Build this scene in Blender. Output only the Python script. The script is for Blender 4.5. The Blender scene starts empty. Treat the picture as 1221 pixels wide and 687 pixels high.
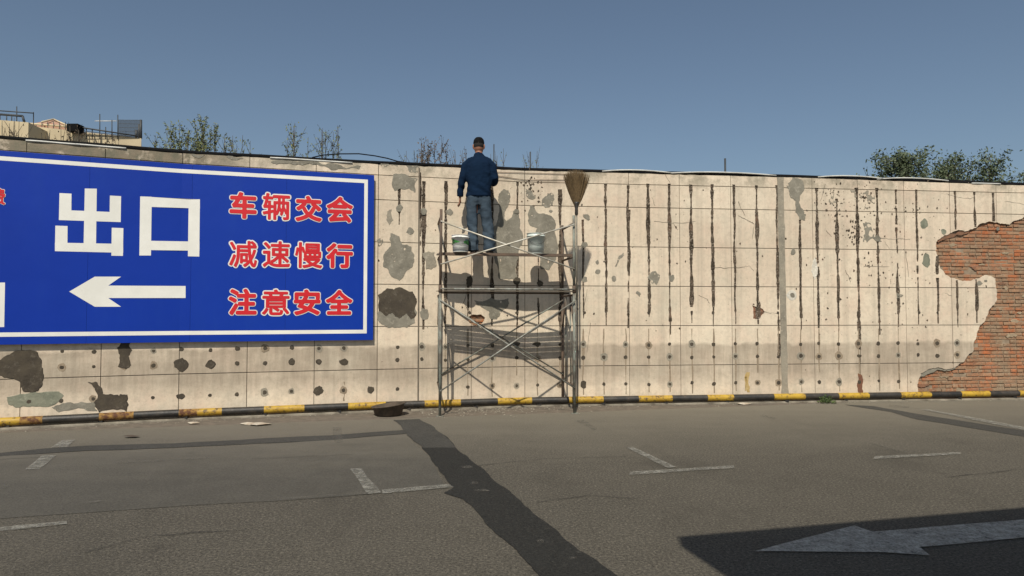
import bpy, bmesh, math, random
from mathutils import Vector, Matrix, noise
from mathutils.geometry import delaunay_2d_cdt
random.seed(7)
R = math.radians
sc = bpy.context.scene
# ------------------------------------------------------------------ camera
F = 830.0; CX, CY, HOR = 610.5, 343.5, 374.0; CAMZ = 1.5
TH = math.atan((HOR-CY)/F)
cd = bpy.data.cameras.new('camera'); cam = bpy.data.objects.new('camera', cd)
sc.collection.objects.link(cam); sc.camera = cam
cam.location = (0, 0, CAMZ); cam.rotation_euler = (math.pi/2+TH, 0, 0)
cd.sensor_width = 36; cd.lens = 36*F/1221; cd.clip_start = .1; cd.clip_end = 2000
# ------------------------------------------------------------------ light
SUN_EL = R(48.5); SUNH = Vector((.14, .99)).normalized()     # horizontal travel of the light
w = bpy.data.worlds.new('World'); sc.world = w; w.use_nodes = True
nt = w.node_tree; bg = nt.nodes['Background']
sky = nt.nodes.new('ShaderNodeTexSky'); sky.sky_type = 'NISHITA'; sky.sun_disc = False
sky.sun_elevation = SUN_EL; sky.sun_rotation = math.atan2(-SUNH.x, -SUNH.y)
sky.air_density = 1.0; sky.dust_density = 1.6; sky.ozone_density = 2.0; sky.altitude = 0
hz = nt.nodes.new('ShaderNodeHueSaturation'); hz.inputs['Saturation'].default_value = .84      # a dull, dusty sky
tn = nt.nodes.new('ShaderNodeMix'); tn.data_type = 'RGBA'; tn.blend_type = 'MULTIPLY'; tn.inputs[0].default_value = 1; tn.inputs[7].default_value = (.93, 1.015, 1.04, 1)
nt.links.new(sky.outputs[0], hz.inputs['Color']); nt.links.new(hz.outputs[0], tn.inputs[6]); nt.links.new(tn.outputs[2], bg.inputs[0]); bg.inputs[1].default_value = .076
ld = bpy.data.lights.new('sun', 'SUN'); sun = bpy.data.objects.new('sun', ld); sc.collection.objects.link(sun)
ld.energy = 4.45; ld.angle = R(.5); ld.color = (1, .93, .80)
sd = Vector((SUNH.x*math.cos(SUN_EL), SUNH.y*math.cos(SUN_EL), -math.sin(SUN_EL)))
sun.rotation_euler = sd.to_track_quat('-Z', 'Y').to_euler(); sun.location = (-3, -10, 12)
sc.view_settings.view_transform = 'Standard'; sc.view_settings.look = 'None'
sc.view_settings.exposure = 0; sc.view_settings.gamma = 1

# ------------------------------------------------------------------ helpers
def ray(px, py):
    x, v = px-CX, CY-py
    return Vector((x, F*math.cos(TH)-v*math.sin(TH), F*math.sin(TH)+v*math.cos(TH)))
def G(px, py, z=0.0):
    d = ray(px, py); t = (z-CAMZ)/d.z
    return Vector((d.x*t, d.y*t, z))
def AT(px, py, Y):
    d = ray(px, py); t = Y/d.y
    return Vector((d.x*t, Y, CAMZ+d.z*t))
def link(o): sc.collection.objects.link(o); return o
def thing(name, label, cat, loc=(0, 0, 0), group=None, rz=0):
    o = link(bpy.data.objects.new(name, None)); o.location = loc; o.rotation_euler = (0, 0, rz)
    o.empty_display_size = .2
    o['label'] = label; o['category'] = cat
    if group: o['group'] = group
    return o
def tag(o, label=None, cat=None, group=None, kind=None):
    if label: o['label'] = label
    if cat: o['category'] = cat
    if group: o['group'] = group
    if kind: o['kind'] = kind
    return o
def mesh(name, vs, fs, mats, smooth=False, mi=None):
    me = bpy.data.meshes.new(name); me.from_pydata([tuple(v) for v in vs], [], fs)
    for m in (mats if isinstance(mats, list) else [mats]): me.materials.append(m)
    if mi:
        for p, i in zip(me.polygons, mi): p.material_index = i
    if smooth: me.polygons.foreach_set('use_smooth', [True]*len(me.polygons))
    me.update(); return me
def add(name, me, parent=None, loc=None, rot=None):
    o = link(bpy.data.objects.new(name, me)); o.parent = parent
    if loc is not None: o.location = loc
    if rot is not None: o.rotation_euler = rot
    return o
def wpart(name, vs, fs, mats, parent=None, smooth=False, mi=None, local=False):
    """mesh given in world coordinates, stored relative to its parent (parents are never rotated for these)"""
    off = Vector((0, 0, 0))
    if parent and not local:
        p = parent
        while p: off += Vector(p.location); p = p.parent
    if not parent and not local:
        off = sum((Vector(v) for v in vs), Vector())/len(vs); off.z = min(Vector(v).z for v in vs)
    me = mesh(name, [Vector(v)-off for v in vs], fs, mats, smooth, mi)
    o = add(name, me, parent)
    if not parent and not local: o.location = off
    return o
class MB:
    def __init__(s): s.v = []; s.f = []; s.m = []
    def box(s, c, sx, sy, sz, M=None, mi=0):
        n = len(s.v); M = M or Matrix()
        for x in (-1, 1):
            for y in (-1, 1):
                for z in (-1, 1): s.v.append(Vector(c)+M @ Vector((x*sx/2, y*sy/2, z*sz/2)))
        for q in ((0, 1, 3, 2), (4, 6, 7, 5), (0, 4, 5, 1), (2, 3, 7, 6), (0, 2, 6, 4), (1, 5, 7, 3)):
            s.f.append([n+i for i in q]); s.m.append(mi)
        return s
    def tube(s, pts, r, n=8, cap=True, mi=0):
        pts = [Vector(p) for p in pts]; b = len(s.v); up = None
        rr = r if isinstance(r, (list, tuple)) else [r]*len(pts)
        for i, p in enumerate(pts):
            t = (pts[min(i+1, len(pts)-1)]-pts[max(i-1, 0)]).normalized()
            if up is None: up = t.orthogonal().normalized()
            up = (up-t*up.dot(t)).normalized(); sd_ = t.cross(up)
            for k in range(n):
                a = 2*math.pi*k/n
                s.v.append(p+(up*math.cos(a)+sd_*math.sin(a))*rr[i])
        for i in range(len(pts)-1):
            for k in range(n):
                s.f.append([b+i*n+k, b+i*n+(k+1) % n, b+(i+1)*n+(k+1) % n, b+(i+1)*n+k]); s.m.append(mi)
        if cap:
            s.f.append([b+k for k in range(n)][::-1]); s.f.append([b+(len(pts)-1)*n+k for k in range(n)]); s.m += [mi, mi]
        return s
    def lathe(s, c, prof, n=24, mi=0, M=None):
        b = len(s.v); M = M or Matrix()
        for r, z in prof:
            for k in range(n):
                a = 2*math.pi*k/n; s.v.append(Vector(c)+M @ Vector((r*math.cos(a), r*math.sin(a), z)))
        for i in range(len(prof)-1):
            for k in range(n):
                s.f.append([b+i*n+k, b+i*n+(k+1) % n, b+(i+1)*n+(k+1) % n, b+(i+1)*n+k]); s.m.append(mi)
        return s
    def build(s, name, mats, parent=None, smooth=False): return wpart(name, s.v, s.f, mats, parent, smooth, s.m)
def inpoly(x, y, P):
    c = False; j = len(P)-1
    for i in range(len(P)):
        xi, yi = P[i]; xj, yj = P[j]
        if (yi > y) != (yj > y) and x < (xj-xi)*(y-yi)/(yj-yi)+xi: c = not c
        j = i
    return c
def region(ins, outs=()):
    """triangulate union(ins) minus union(outs) in 2D; returns verts, tris"""
    V = []; E = []
    for P in list(ins)+list(outs):
        n = len(V)
        for p in P: V.append(Vector((p[0], p[1])))
        E += [(n+i, n+(i+1) % len(P)) for i in range(len(P))]
    vs, es, fs, _, _, _ = delaunay_2d_cdt(V, E, [], 0, 1e-6)
    out = []
    for f in fs:
        x = sum(vs[i].x for i in f)/3; y = sum(vs[i].y for i in f)/3
        if any(inpoly(x, y, P) for P in ins) and not any(inpoly(x, y, P) for P in outs):
            a, b, c = (vs[i] for i in f)
            if (b-a).cross(c-a) < 0: f = f[::-1]
            out.append(tuple(f))
    used = sorted({i for f in out for i in f}); mp = {i: k for k, i in enumerate(used)}
    return [(vs[i].x, vs[i].y) for i in used], [tuple(mp[i] for i in f) for f in out]
def boundary(fs):
    ed = {}
    for f in fs:
        for i in range(len(f)): ed[(f[i], f[(i+1) % len(f)])] = 1
    return [e for e in ed if (e[1], e[0]) not in ed]
def rough(P, amp, it=3, rnd=random):
    P = [Vector((p[0], p[1])) for p in P]
    for _ in range(it):
        Q = []
        for i, a in enumerate(P):
            b = P[(i+1) % len(P)]; e = b-a; L = e.length
            Q.append(a)
            Q.append((a+b)/2+Vector((-e.y, e.x))*rnd.uniform(-1, 1)*amp)
        P = Q
    return [(p.x, p.y) for p in P]
def blob(cx, cy, rx, ry, n=9, j=.25):
    return [(cx+rx*math.cos(2*math.pi*k/n)*random.uniform(1-j, 1+j), cy+ry*math.sin(2*math.pi*k/n)*random.uniform(1-j, 1+j)) for k in range(n)]
def Cc(ox, oy, k, L): return [(ox+x/k, oy+y/k) for x, y in L]

# ------------------------------------------------------------------ materials
class NM:
    def __init__(s, name, rough=.8, metallic=0, spec=None):
        s.mat = bpy.data.materials.new(name); s.mat.use_nodes = True; s.t = s.mat.node_tree; s.N = s.t.nodes; s.L = s.t.links
        s.b = s.N['Principled BSDF']; s.b.inputs['Roughness'].default_value = rough; s.b.inputs['Metallic'].default_value = metallic
        if spec is not None: s.b.inputs['Specular IOR Level'].default_value = spec
    def n(s, t, **k):
        o = s.N.new(t)
        for a, b in k.items(): setattr(o, a, b)
        return o
    def pos(s, scale=(1, 1, 1), obj=False):
        if obj: src = s.n('ShaderNodeTexCoord').outputs['Object']
        else: src = s.n('ShaderNodeNewGeometry').outputs['Position']
        m = s.n('ShaderNodeMapping'); m.inputs['Scale'].default_value = scale; s.L.new(src, m.inputs[0]); return m.outputs[0]
    def noise(s, vec, scale, detail=4, rough=.55, lo=.35, hi=.65, dist=0):
        x = s.n('ShaderNodeTexNoise'); x.inputs['Scale'].default_value = scale; x.inputs['Detail'].default_value = detail
        x.inputs['Roughness'].default_value = rough; x.inputs['Distortion'].default_value = dist
        s.L.new(vec, x.inputs['Vector']); return s.ramp(x.outputs['Fac'], lo, hi)
    def ramp(s, v, lo, hi, a=0., b=1.):
        m = s.n('ShaderNodeMapRange'); m.inputs[1].default_value = lo; m.inputs[2].default_value = hi
        m.inputs[3].default_value = a; m.inputs[4].default_value = b; s.L.new(v, m.inputs[0]); return m.outputs[0]
    def mul(s, a, b, op='MULTIPLY'):
        m = s.n('ShaderNodeMath', operation=op)
        for i, v in enumerate((a, b)):
            if isinstance(v, (int, float)): m.inputs[i].default_value = v
            else: s.L.new(v, m.inputs[i])
        return m.outputs[0]
    def mix(s, f, a, b, mode='MIX'):
        m = s.n('ShaderNodeMix', data_type='RGBA', blend_type=mode)
        for i, v in ((0, f), (6, a), (7, b)):
            if isinstance(v, (int, float)): m.inputs[i].default_value = v
            elif isinstance(v, tuple): m.inputs[i].default_value = (*v, 1)[:4]
            else: s.L.new(v, m.inputs[i])
        return m.outputs[2]
    def bump(s, h, strength=.3, dist=.01):
        b = s.n('ShaderNodeBump'); b.inputs['Strength'].default_value = strength; b.inputs['Distance'].default_value = dist
        s.L.new(h, b.inputs['Height']); s.L.new(b.outputs[0], s.b.inputs['Normal'])
    def col(s, c):
        if isinstance(c, tuple): s.b.inputs['Base Color'].default_value = (*c, 1)
        else: s.L.new(c, s.b.inputs['Base Color'])
        return s.mat
def simple(name, c1, c2=None, rough=.7, metallic=0, scale=20, bump=.2, rnd=0, bd=.005, lo=.35, hi=.65, obj=True, stretch=(1, 1, 1), spec=None):
    m = NM(name, rough, metallic, spec); p = m.pos(stretch, obj=obj); c2 = c2 or tuple(x*.75 for x in c1)
    f = m.noise(p, scale, 5, .6, lo, hi); c = m.mix(f, c1, c2)
    if rnd:
        oi = m.n('ShaderNodeObjectInfo').outputs['Random']
        hs = m.n('ShaderNodeHueSaturation'); m.L.new(c, hs.inputs['Color'])
        m.L.new(m.ramp(oi, 0, 1, 1-rnd, 1+rnd), hs.inputs['Value']); c = hs.outputs[0]
    if bump: m.bump(m.noise(p, scale*3, 5, .7), bump, bd)
    return m.col(c)

def plaster_mat():
    m = NM('old_plaster', .92, spec=.2); p = m.pos()
    c = m.mix(m.noise(p, .9, 4, .6, .38, .62), (.70, .60, .47), (.64, .53, .41))
    c = m.mix(m.mul(m.noise(p, 2.6, 5, .65, .5, .68), .55), c, (.64, .49, .38))
    c = m.mix(m.mul(m.noise(p, 1.7, 5, .65, .52, .72), .5), c, (.52, .485, .385))
    c = m.mix(m.mul(m.noise(p, 14, 6, .75, .45, .75), .45), c, (.36, .31, .24))
    c = m.mix(m.mul(m.noise(p, 55, 3, .7, .62, .74), .45), c, (.22, .18, .14))
    st = m.noise(m.pos((7, 7, .22)), 1.0, 4, .65, .5, .72)
    c = m.mix(m.mul(st, .42), c, (.35, .30, .235))
    c = m.mix(m.mul(m.noise(m.pos((1, 1, .5)), 3.1, 7, .75, .55, .66), .4), c, (.43, .38, .295))
    c = m.mix(m.mul(m.noise(p, 28, 6, .8, .60, .70), .6), c, (.30, .24, .17))
    z = m.n('ShaderNodeSeparateXYZ'); m.L.new(m.pos(), z.inputs[0])
    nz = m.noise(p, 3.5, 5, .65, .3, .7)
    zz = m.mul(z.outputs[2], m.mul(nz, .10), 'ADD')
    band = m.mul(m.ramp(zz, 1.07, 1.02, 0, 1), m.ramp(zz, .30, .58, 0, 1))
    band = m.mul(band, m.mix(.5, m.noise(m.pos((.7, .7, 2.2)), 1.4, 5, .65, .2, .55), m.noise(m.pos((6, 6, .8)), 1.2, 6, .75, .3, .6)))
    c = m.mix(m.mul(band, .80), c, (.285, .235, .18))
    top = m.mul(m.ramp(zz, 3.62, 3.80, 0, 1), m.noise(p, 2.2, 5, .7, .45, .6))
    c = m.mix(m.mul(top, .75), c, (.27, .24, .18))
    lf = m.mul(m.mul(m.ramp(z.outputs[0], -3.6, -4.6, 0, 1), m.ramp(z.outputs[2], 3.45, 3.62, 0, 1)), m.noise(p, 3, 5, .7, .34, .46))
    c = m.mix(m.mul(lf, .9), c, m.mix(m.noise(p, 8, 5, .7, .4, .6), (.15, .14, .10), (.22, .18, .13)))
    bot = m.mul(m.ramp(zz, .24, .1, 0, 1), m.noise(p, 4, 5, .7, .5, .66))
    c = m.mix(m.mul(bot, .6), c, (.33, .28, .15))
    oi = m.n('ShaderNodeObjectInfo').outputs['Random']
    hs = m.n('ShaderNodeHueSaturation'); m.L.new(c, hs.inputs['Color']); m.L.new(m.ramp(oi, 0, 1, .94, 1.05), hs.inputs['Value'])
    m.bump(m.mix(.5, m.noise(p, 40, 6, .75, .2, .8), m.noise(p, 6, 4, .6, .2, .8)), .45, .012)
    return m.col(hs.outputs[0])
PLASTER = plaster_mat()
CORE = simple('dark_joint_mortar', (.10, .085, .065), (.16, .13, .10), .95, scale=8)
def strip_mat():
    m = NM('chipped_groove', .95, spec=.15); p = m.pos()
    c = m.mix(m.noise(p, 9, 5, .7, .4, .6), (.05, .038, .028), (.15, .115, .085))
    c = m.mix(m.mul(m.noise(p, 3.2, 5, .6, .60, .70), .6), c, (.26, .16, .11))
    c = m.mix(m.noise(p, 25, 5, .75, .60, .66), c, (.42, .36, .28))
    c = m.mix(m.noise(p, 48, 3, .7, .58, .66), c, (.50, .44, .36))
    m.bump(m.noise(p, 60, 6, .8, .2, .8), .9, .02); return m.col(c)
STRIP = strip_mat()
def patch_mat(name, c1, c2, c3=None):
    m = NM(name, .85, spec=.25); p = m.pos()
    c = m.mix(m.noise(p, 7, 5, .65, .35, .65), c1, c2)
    c = m.mix(m.mul(m.noise(p, 3.1, 6, .7, .48, .66), .55), c, tuple(x*.62 for x in c1))
    c = m.mix(m.mul(m.noise(p, 13, 6, .75, .55, .66), .5), c, tuple(min(.55, x*1.5+.04) for x in c2))
    c = m.mix(m.mul(m.noise(p, 40, 5, .7, .55, .7), .6), c, c3 or tuple(x*1.7 for x in c1))
    m.bump(m.noise(p, 35, 5, .7, .2, .8), .5, .008); return m.col(c)
P_DARK = patch_mat('wet_mortar', (.055, .045, .035), (.085, .07, .05))
P_MID = patch_mat('grey_mortar', (.19, .175, .14), (.255, .235, .19))
P_LIGHT = patch_mat('pale_grey_mortar', (.25, .225, .18), (.31, .275, .215))
P_GREEN = patch_mat('green_grey_mortar', (.17, .18, .135), (.25, .25, .19))
P_RED = patch_mat('red_rubble', (.27, .13, .075), (.17, .10, .065))
STAIN = patch_mat('stain', (.31, .25, .18), (.22, .17, .12))
RUST = patch_mat('rust_streak', (.42, .28, .10), (.48, .36, .18))
REDST = patch_mat('red_brown_streak', (.20, .09, .05), (.14, .07, .05))
SMEAR = patch_mat('mortar_smear', (.30, .225, .15), (.36, .29, .20))
WHITEP = patch_mat('white_filler', (.66, .62, .54), (.58, .53, .44))
def brick_mat():
    m = NM('old_brick', .93, spec=.15); p = m.pos()
    oi = m.n('ShaderNodeObjectInfo').outputs['Random']
    cr = m.n('ShaderNodeValToRGB'); m.L.new(oi, cr.inputs[0]); e = cr.color_ramp; e.interpolation = 'LINEAR'
    e.elements[0].position = 0; e.elements[0].color = (.40, .13, .055, 1); e.elements[1].position = 1; e.elements[1].color = (.33, .16, .085, 1)
    for q, c_ in ((.2, (.46, .17, .075)), (.38, (.34, .19, .105)), (.5, (.52, .17, .07)), (.65, (.37, .23, .14)), (.8, (.42, .15, .07))):
        x = e.elements.new(q); x.color = (*c_, 1)
    c = m.mix(m.mul(m.noise(p, 3.5, 5, .65, .40, .60), .9), cr.outputs[0], (.27, .185, .12))
    c = m.mix(m.mul(m.noise(p, 7, 6, .75, .52, .64), .7), c, (.36, .27, .18))
    c = m.mix(m.mul(m.noise(p, 1.3, 4, .6, .5, .7), .55), c, (.33, .27, .19))
    c = m.mix(m.mul(m.noise(p, 22, 5, .7, .48, .68), .55), c, (.19, .10, .065))
    c = m.mix(m.mul(m.noise(p, 50, 4, .7, .6, .7), .6), c, (.46, .38, .28))
    m.bump(m.noise(p, 45, 6, .75, .2, .8), .8, .01); return m.col(c)
BRICK = brick_mat()
JOINTM = simple('brick_mortar', (.30, .235, .165), (.20, .145, .10), .95, scale=9, obj=False)
def asphalt(name, base, agg, dust=True, k=1):
    m = NM(name, .88, spec=.25); p = m.pos()
    c = m.mix(m.noise(p, .5, 5, .6, .35, .65), base, tuple(x*.82 for x in base))
    c = m.mix(m.mul(m.noise(p, 3, 5, .7, .45, .7), .35), c, tuple(x*1.3 for x in base))
    c = m.mix(m.mul(m.noise(p, 46, 4, .8, .48, .68), .8*k), c, agg)
    c = m.mix(m.mul(m.noise(p, 60, 3, .7, .52, .64), .95*k), c, tuple(x*.35 for x in base))
    c = m.mix(m.mul(m.noise(m.pos((1, .5, 1)), .9, 6, .7, .52, .66), .45), c, tuple(x*.6 for x in base))
    c = m.mix(m.mul(m.noise(p, 1.9, 6, .75, .62, .68), .5), c, tuple(x*.5 for x in base))
    if dust:
        z = m.n('ShaderNodeSeparateXYZ'); m.L.new(p, z.inputs[0])
        dd = m.mul(z.outputs[1], m.mul(z.outputs[0], -.16), 'ADD')
        dd = m.mul(dd, m.mul(m.noise(m.pos((.6, 1.6, 1)), 1.1, 5, .65, .2, .8), 1.6), 'ADD')
        c = m.mix(m.mul(m.ramp(dd, 7.6, 11.6, 0, 1), .75), c, (.205, .185, .145))
    m.bump(m.noise(p, 90, 4, .7, .2, .8), .8*k, .008); return m.col(c)
ASPH = asphalt('old_asphalt', (.092, .083, .067), (.24, .215, .17))
ASPH2 = asphalt('smoother_asphalt', (.086, .080, .067), (.15, .14, .118), k=.6)
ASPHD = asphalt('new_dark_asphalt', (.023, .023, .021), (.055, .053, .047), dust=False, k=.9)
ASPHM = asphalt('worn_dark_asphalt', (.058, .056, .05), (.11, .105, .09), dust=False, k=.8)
def paint_mat(name, c1, wear=.5, lo=.4, hi=.6):
    m = NM(name, .85, spec=.2); p = m.pos()
    c = m.mix(m.mul(m.noise(p, 12, 6, .75, lo, hi), wear), c1, tuple(.6*x for x in c1))
    al = m.mul(m.mul(m.noise(p, 9, 6, .8, lo-.04, hi+.04), -wear), 1, 'ADD')          # paint worn away down to the asphalt
    al = m.mul(al, m.mul(m.mul(m.noise(p, 45, 4, .75, .45, .62), -wear*.8), 1, 'ADD')); m.L.new(al, m.b.inputs['Alpha'])
    c = m.mix(m.mul(m.noise(p, 70, 3, .6, .5, .65), .5), c, (.13, .115, .095))
    m.bump(m.noise(p, 90, 4, .7, .2, .8), .5, .006); return m.col(c)
RPAINT = paint_mat('worn_road_paint', (.34, .33, .29), .8)
RPAINT2 = paint_mat('arrow_road_paint', (.56, .53, .46), .45)
RPAINT3 = paint_mat('nearly_gone_road_paint', (.25, .235, .20), .9, .3, .5)
CONC = simple('kerb_concrete', (.27, .24, .19), (.10, .085, .065), .9, scale=5, obj=False)

# ------------------------------------------------------------------ wall coordinates (s along, z up, d out of the face)
nodes = [(-330, 139.7), (-100, 129), (209, 114.4), (448, 105.4), (626, 99.9), (1250, 91.2), (1560, 86.8)]
WN = []
for px, B in nodes:
    p = G(px, HOR+B, .154); WN.append(Vector((p.x, p.y+.09)))
SEG = []; s_ = 0
for a, b in zip(WN, WN[1:]):
    L = (b-a).length; u = (b-a)/L; SEG.append((s_, s_+L, a, u, Vector((u.y, -u.x)))); s_ += L
SMAX = s_
def P3(s, z, d=0.0):
    for i, (s0, s1, a, u, m) in enumerate(SEG):
        if s <= s1 or i == len(SEG)-1:
            q = a+u*(s-s0)+m*d; return Vector((q.x, q.y, z))
def W(px, py, d=0.0):
    r = ray(px, py); best = None
    for i, (s0, s1, a, u, m) in enumerate(SEG):
        o = a+m*d; den = r.x*m.x+r.y*m.y
        t = (o.x*m.x+o.y*m.y)/den
        q = Vector((r.x*t, r.y*t)); s = s0+(q-o).dot(u)
        e = max(s0-s, s-s1, 0)
        if best is None or e < best[0]: best = (e, s, CAMZ+r.z*t)
    return best[1], best[2]
def Sx(px, py=330): return W(px, py)[0]
ZR = [0.0, .642, 1.30, 1.955, 2.61, 3.27, 3.655]
def ztop(s):
    pts = [(Sx(-100), 3.80), (Sx(209), 3.80), (Sx(448), 3.825), (Sx(650), 3.845), (Sx(960), 3.835), (Sx(1221), 3.79), (Sx(1500), 3.78)]
    for (a, za), (b, zb) in zip(pts, pts[1:]):
        if s < b: return za+(zb-za)*max(0, (s-a)/(b-a))
    return pts[-1][1]
# vertical joints: aligned with the bends of the wall
jl = [-330, -215, -100, 26, 121, 209, 295, 375, 448, 498.5, 562, 626, 688.5, 750.5, 811.5, 873, 933, 971, 1025.5, 1081, 1136, 1192, 1250, 1305, 1362, 1420, 1480, 1560]
JS = []
for px in jl:
    nd = [i for i, n in enumerate(nodes) if n[0] == px]
    if nd: i = nd[0]; JS.append(0 if i == 0 else SEG[i-1][1])
    else: JS.append(Sx(px, 400))

wall = thing('plastered_wall', 'long cream plastered wall with dark chipped grooves, mortar patches and an area of bare brick', 'wall', P3(Sx(610), 0))
# ---- holes cut in the plaster
brick_px = [(1262, 262), (1236, 257), (1221, 259), (1212, 263), (1204, 268), (1190, 265.5), (1178, 264.5), (1165, 271), (1150, 276), (1130, 280), (1118, 286), (1116, 293), (1118, 305), (1121, 320), (1128, 328), (1140, 333), (1155, 335), (1168, 332), (1180, 329), (1187, 332), (1189, 350), (1186, 363), (1178, 375), (1170, 387), (1164, 402), (1160, 420), (1150, 431), (1140, 437), (1125, 440), (1108, 440), (1098, 445), (1095, 455), (1096, 480), (1290, 480), (1276, 430), (1250, 400), (1258, 350), (1284, 310)]
brick_hole = rough([W(*p) for p in brick_px], .13, 4)
small_hole = rough([W(*p) for p in [(558, 378.5), (564, 375), (574, 375), (578.5, 379), (574, 386.5), (564, 388), (559, 383.5)]], .1, 2)
red_hole = rough([W(*p) for p in [(897, 364), (902, 366), (906, 358), (907, 367), (912, 372), (905, 381), (898, 380)]], .1, 2)
cxx = sum(p[0] for p in brick_hole)/len(brick_hole); BH = brick_hole
HOLES = [brick_hole, small_hole, red_hole]
strips = []                 # (polygon)
def make_strip(px, y0, y1, wd, dens=.85, lean=0):
    s0, zt = W(px, y0); zb = W(px, y1)[1]
    s0 = Sx(px, (y0+y1)/2)
    z = zt; L_ = []; R_ = []; sd_ = random.random()*100
    def flush():
        if len(L_) > 2: strips.append(L_[:]+R_[::-1])
        L_.clear(); R_.clear()
    while z > zb:
        nn = noise.noise(Vector((sd_, z*1.9, 0)))+.55*noise.noise(Vector((sd_, z*9, 5))); hw = wd*.5*(.88+.85*nn+random.uniform(-.16, .16))
        if (zt-z) < .07: hw = max(hw, wd*.5)
        if z-zb < .22: hw *= .5
        thr = random.random()
        c = s0+.012*noise.noise(Vector((sd_+9, z*2.5, 0)))+lean*(z-2.5)
        if inpoly(c, z, BH) : flush(); z -= .03; continue
        if hw > .006 and thr < .975+.025*dens: L_.append((c-hw, z)); R_.append((c+hw, z+random.uniform(-.006, .006)))
        else: flush(); z -= .008
        z -= random.uniform(.018, .034)
    flush()
grv = [(505, 216, 395, .055), (531.5, 216, 402, .05), (558, 330, 395, .035), (587, 214, 390, .05), (617, 217, 392, .045), (642, 290, 388, .04), (668, 226, 400, .055), (695.5, 262, 392, .04),
       (722.5, 219, 388, .05), (749, 221, 392, .05), (773.5, 219, 390, .055), (798.5, 219, 400, .045), (824.5, 220, 392, .055), (850, 220, 390, .055), (876, 220, 388, .05), (903, 221, 388, .05), (927.5, 221, 440, .05),
       (954.5, 262, 395, .042), (975, 224, 392, .06), (999, 237, 395, .055), (1023.5, 224, 432, .06), (1047, 224, 400, .055), (1070, 226, 390, .045), (1094, 226, 388, .045), (1117.5, 228, 386, .052), (1140.5, 228, 392, .05), (1163.5, 229, 386, .048), (1186, 230, 360, .05), (1208.5, 232, 300, .05), (1231, 232, 320, .05), (1300, 233, 400, .05), (1324, 233, 395, .05), (1347, 233, 396, .05)]
for px, y0, y1, wd in grv: make_strip(px, y0, y1, wd)
make_strip(476, 222, 270, .045); make_strip(501.5, 200, 300, .03); make_strip(750.5, 250, 330, .04)
strips = [P for P in strips if not any(inpoly(P[0][0], P[0][1], h) or inpoly(P[len(P)//2][0], P[len(P)//2][1], h) for h in (brick_hole,))]
CUT = HOLES+strips
bbs = [(min(p[0] for p in P), max(p[0] for p in P), min(p[1] for p in P), max(p[1] for p in P)) for P in CUT]
TH_P = .022; GAP = .0055
for ci in range(len(JS)-1):
    a, b = JS[ci]+GAP*.8, JS[ci+1]-GAP*.8
    for ri in range(len(ZR)):
        z0 = ZR[ri]+(GAP if ri else 0); z1 = ZR[ri+1]-GAP if ri+1 < len(ZR) else None
        if z1 is None:
            n = 10; tp = [(a+(b-a)*(1-k/n), ztop(a+(b-a)*(1-k/n))-abs(noise.noise(Vector((a*3+k*1.7, 5, 0))))*.02) for k in range(n+1)]
            rect = [(a, z0), (b, z0)]+tp; zz1 = 4
        else: rect = [(a, z0), (b, z0), (b, z1), (a, z1)]; zz1 = z1
        holes = [P for P, q in zip(CUT, bbs) if q[0] < b and q[1] > a and q[2] < zz1 and q[3] > z0]
        vs, fs = region([rect], holes)
        if not fs: continue
        j = random.uniform(-.0015, .0015); n = len(vs)
        V = [P3(s, z, j) for s, z in vs]+[P3(s, z, -TH_P) for s, z in vs]
        Fs = list(fs)+[(e[0], e[0]+n, e[1]+n, e[1]) for e in boundary(fs)]
        wpart('plaster_panel', V, Fs, PLASTER, wall)
# core
sec = [0]+[q[1] for q in SEG]
V = []; Fs = []
for s in sec:
    for d, z in ((-.048, 0), (-.048, 1), (-.27, 1), (-.27, 0)): V.append(P3(s, z*(ztop(s)-.012)-.05*(1-z), d))
for i in range(len(sec)-1):
    for k in range(4): Fs.append((4*i+k, 4*i+4+k, 4*i+4+(k+1) % 4, 4*i+(k+1) % 4))
Fs += [(0, 1, 2, 3), tuple(4*(len(sec)-1)+k for k in (3, 2, 1, 0))]
wpart('wall_core', V, Fs, JOINTM, wall)
# dark backing for the narrow joints (sheet 26 mm behind face), not under the bare brick
hb0, hb1 = Sx(1090), Sx(1300)
outs = [brick_hole, small_hole, red_hole]
V2, F2 = region([[(s, z) for s, z in ((0, 0), (SMAX, 0), (SMAX, 3.7), (0, 3.7))]+[]]+[[(x0, .001), (x1, .001), (x1, 3.7), (x0, 3.7)] for x0, x1 in zip(sec, sec[1:])], outs)
wpart('joint_bed', [P3(s, z, -.03) for s, z in V2], F2, CORE, wall)
# chipped groove beds
def rough_plate(name, P, d, mat, parent, grow=.012, amp=.004, step=.02):
    zs = [p[1] for p in P]; ss = [p[0] for p in P]
    s0, s1, z0, z1 = min(ss)-grow, max(ss)+grow, min(zs)-grow, max(zs)+grow
    nx = max(2, int((s1-s0)/step)+1); nz = max(2, int((z1-z0)/step)+1); V = []; Fs = []
    for i in range(nx+1):
        for k in range(nz+1):
            s = s0+(s1-s0)*i/nx; z = z0+(z1-z0)*k/nz
            V.append(P3(s, z, d+amp*noise.noise(Vector((s*30, z*30, 3)))*2))
    for i in range(nx):
        for k in range(nz): a = i*(nz+1)+k; Fs.append((a, a+nz+1, a+nz+2, a+1))
    return wpart(name, V, Fs, mat, parent)
for P in strips: rough_plate('chipped_groove', P, -.0115, STRIP, wall, .004, .003)
rough_plate('rubble_patch', red_hole, -.014, P_RED, wall, .01, .005)
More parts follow.
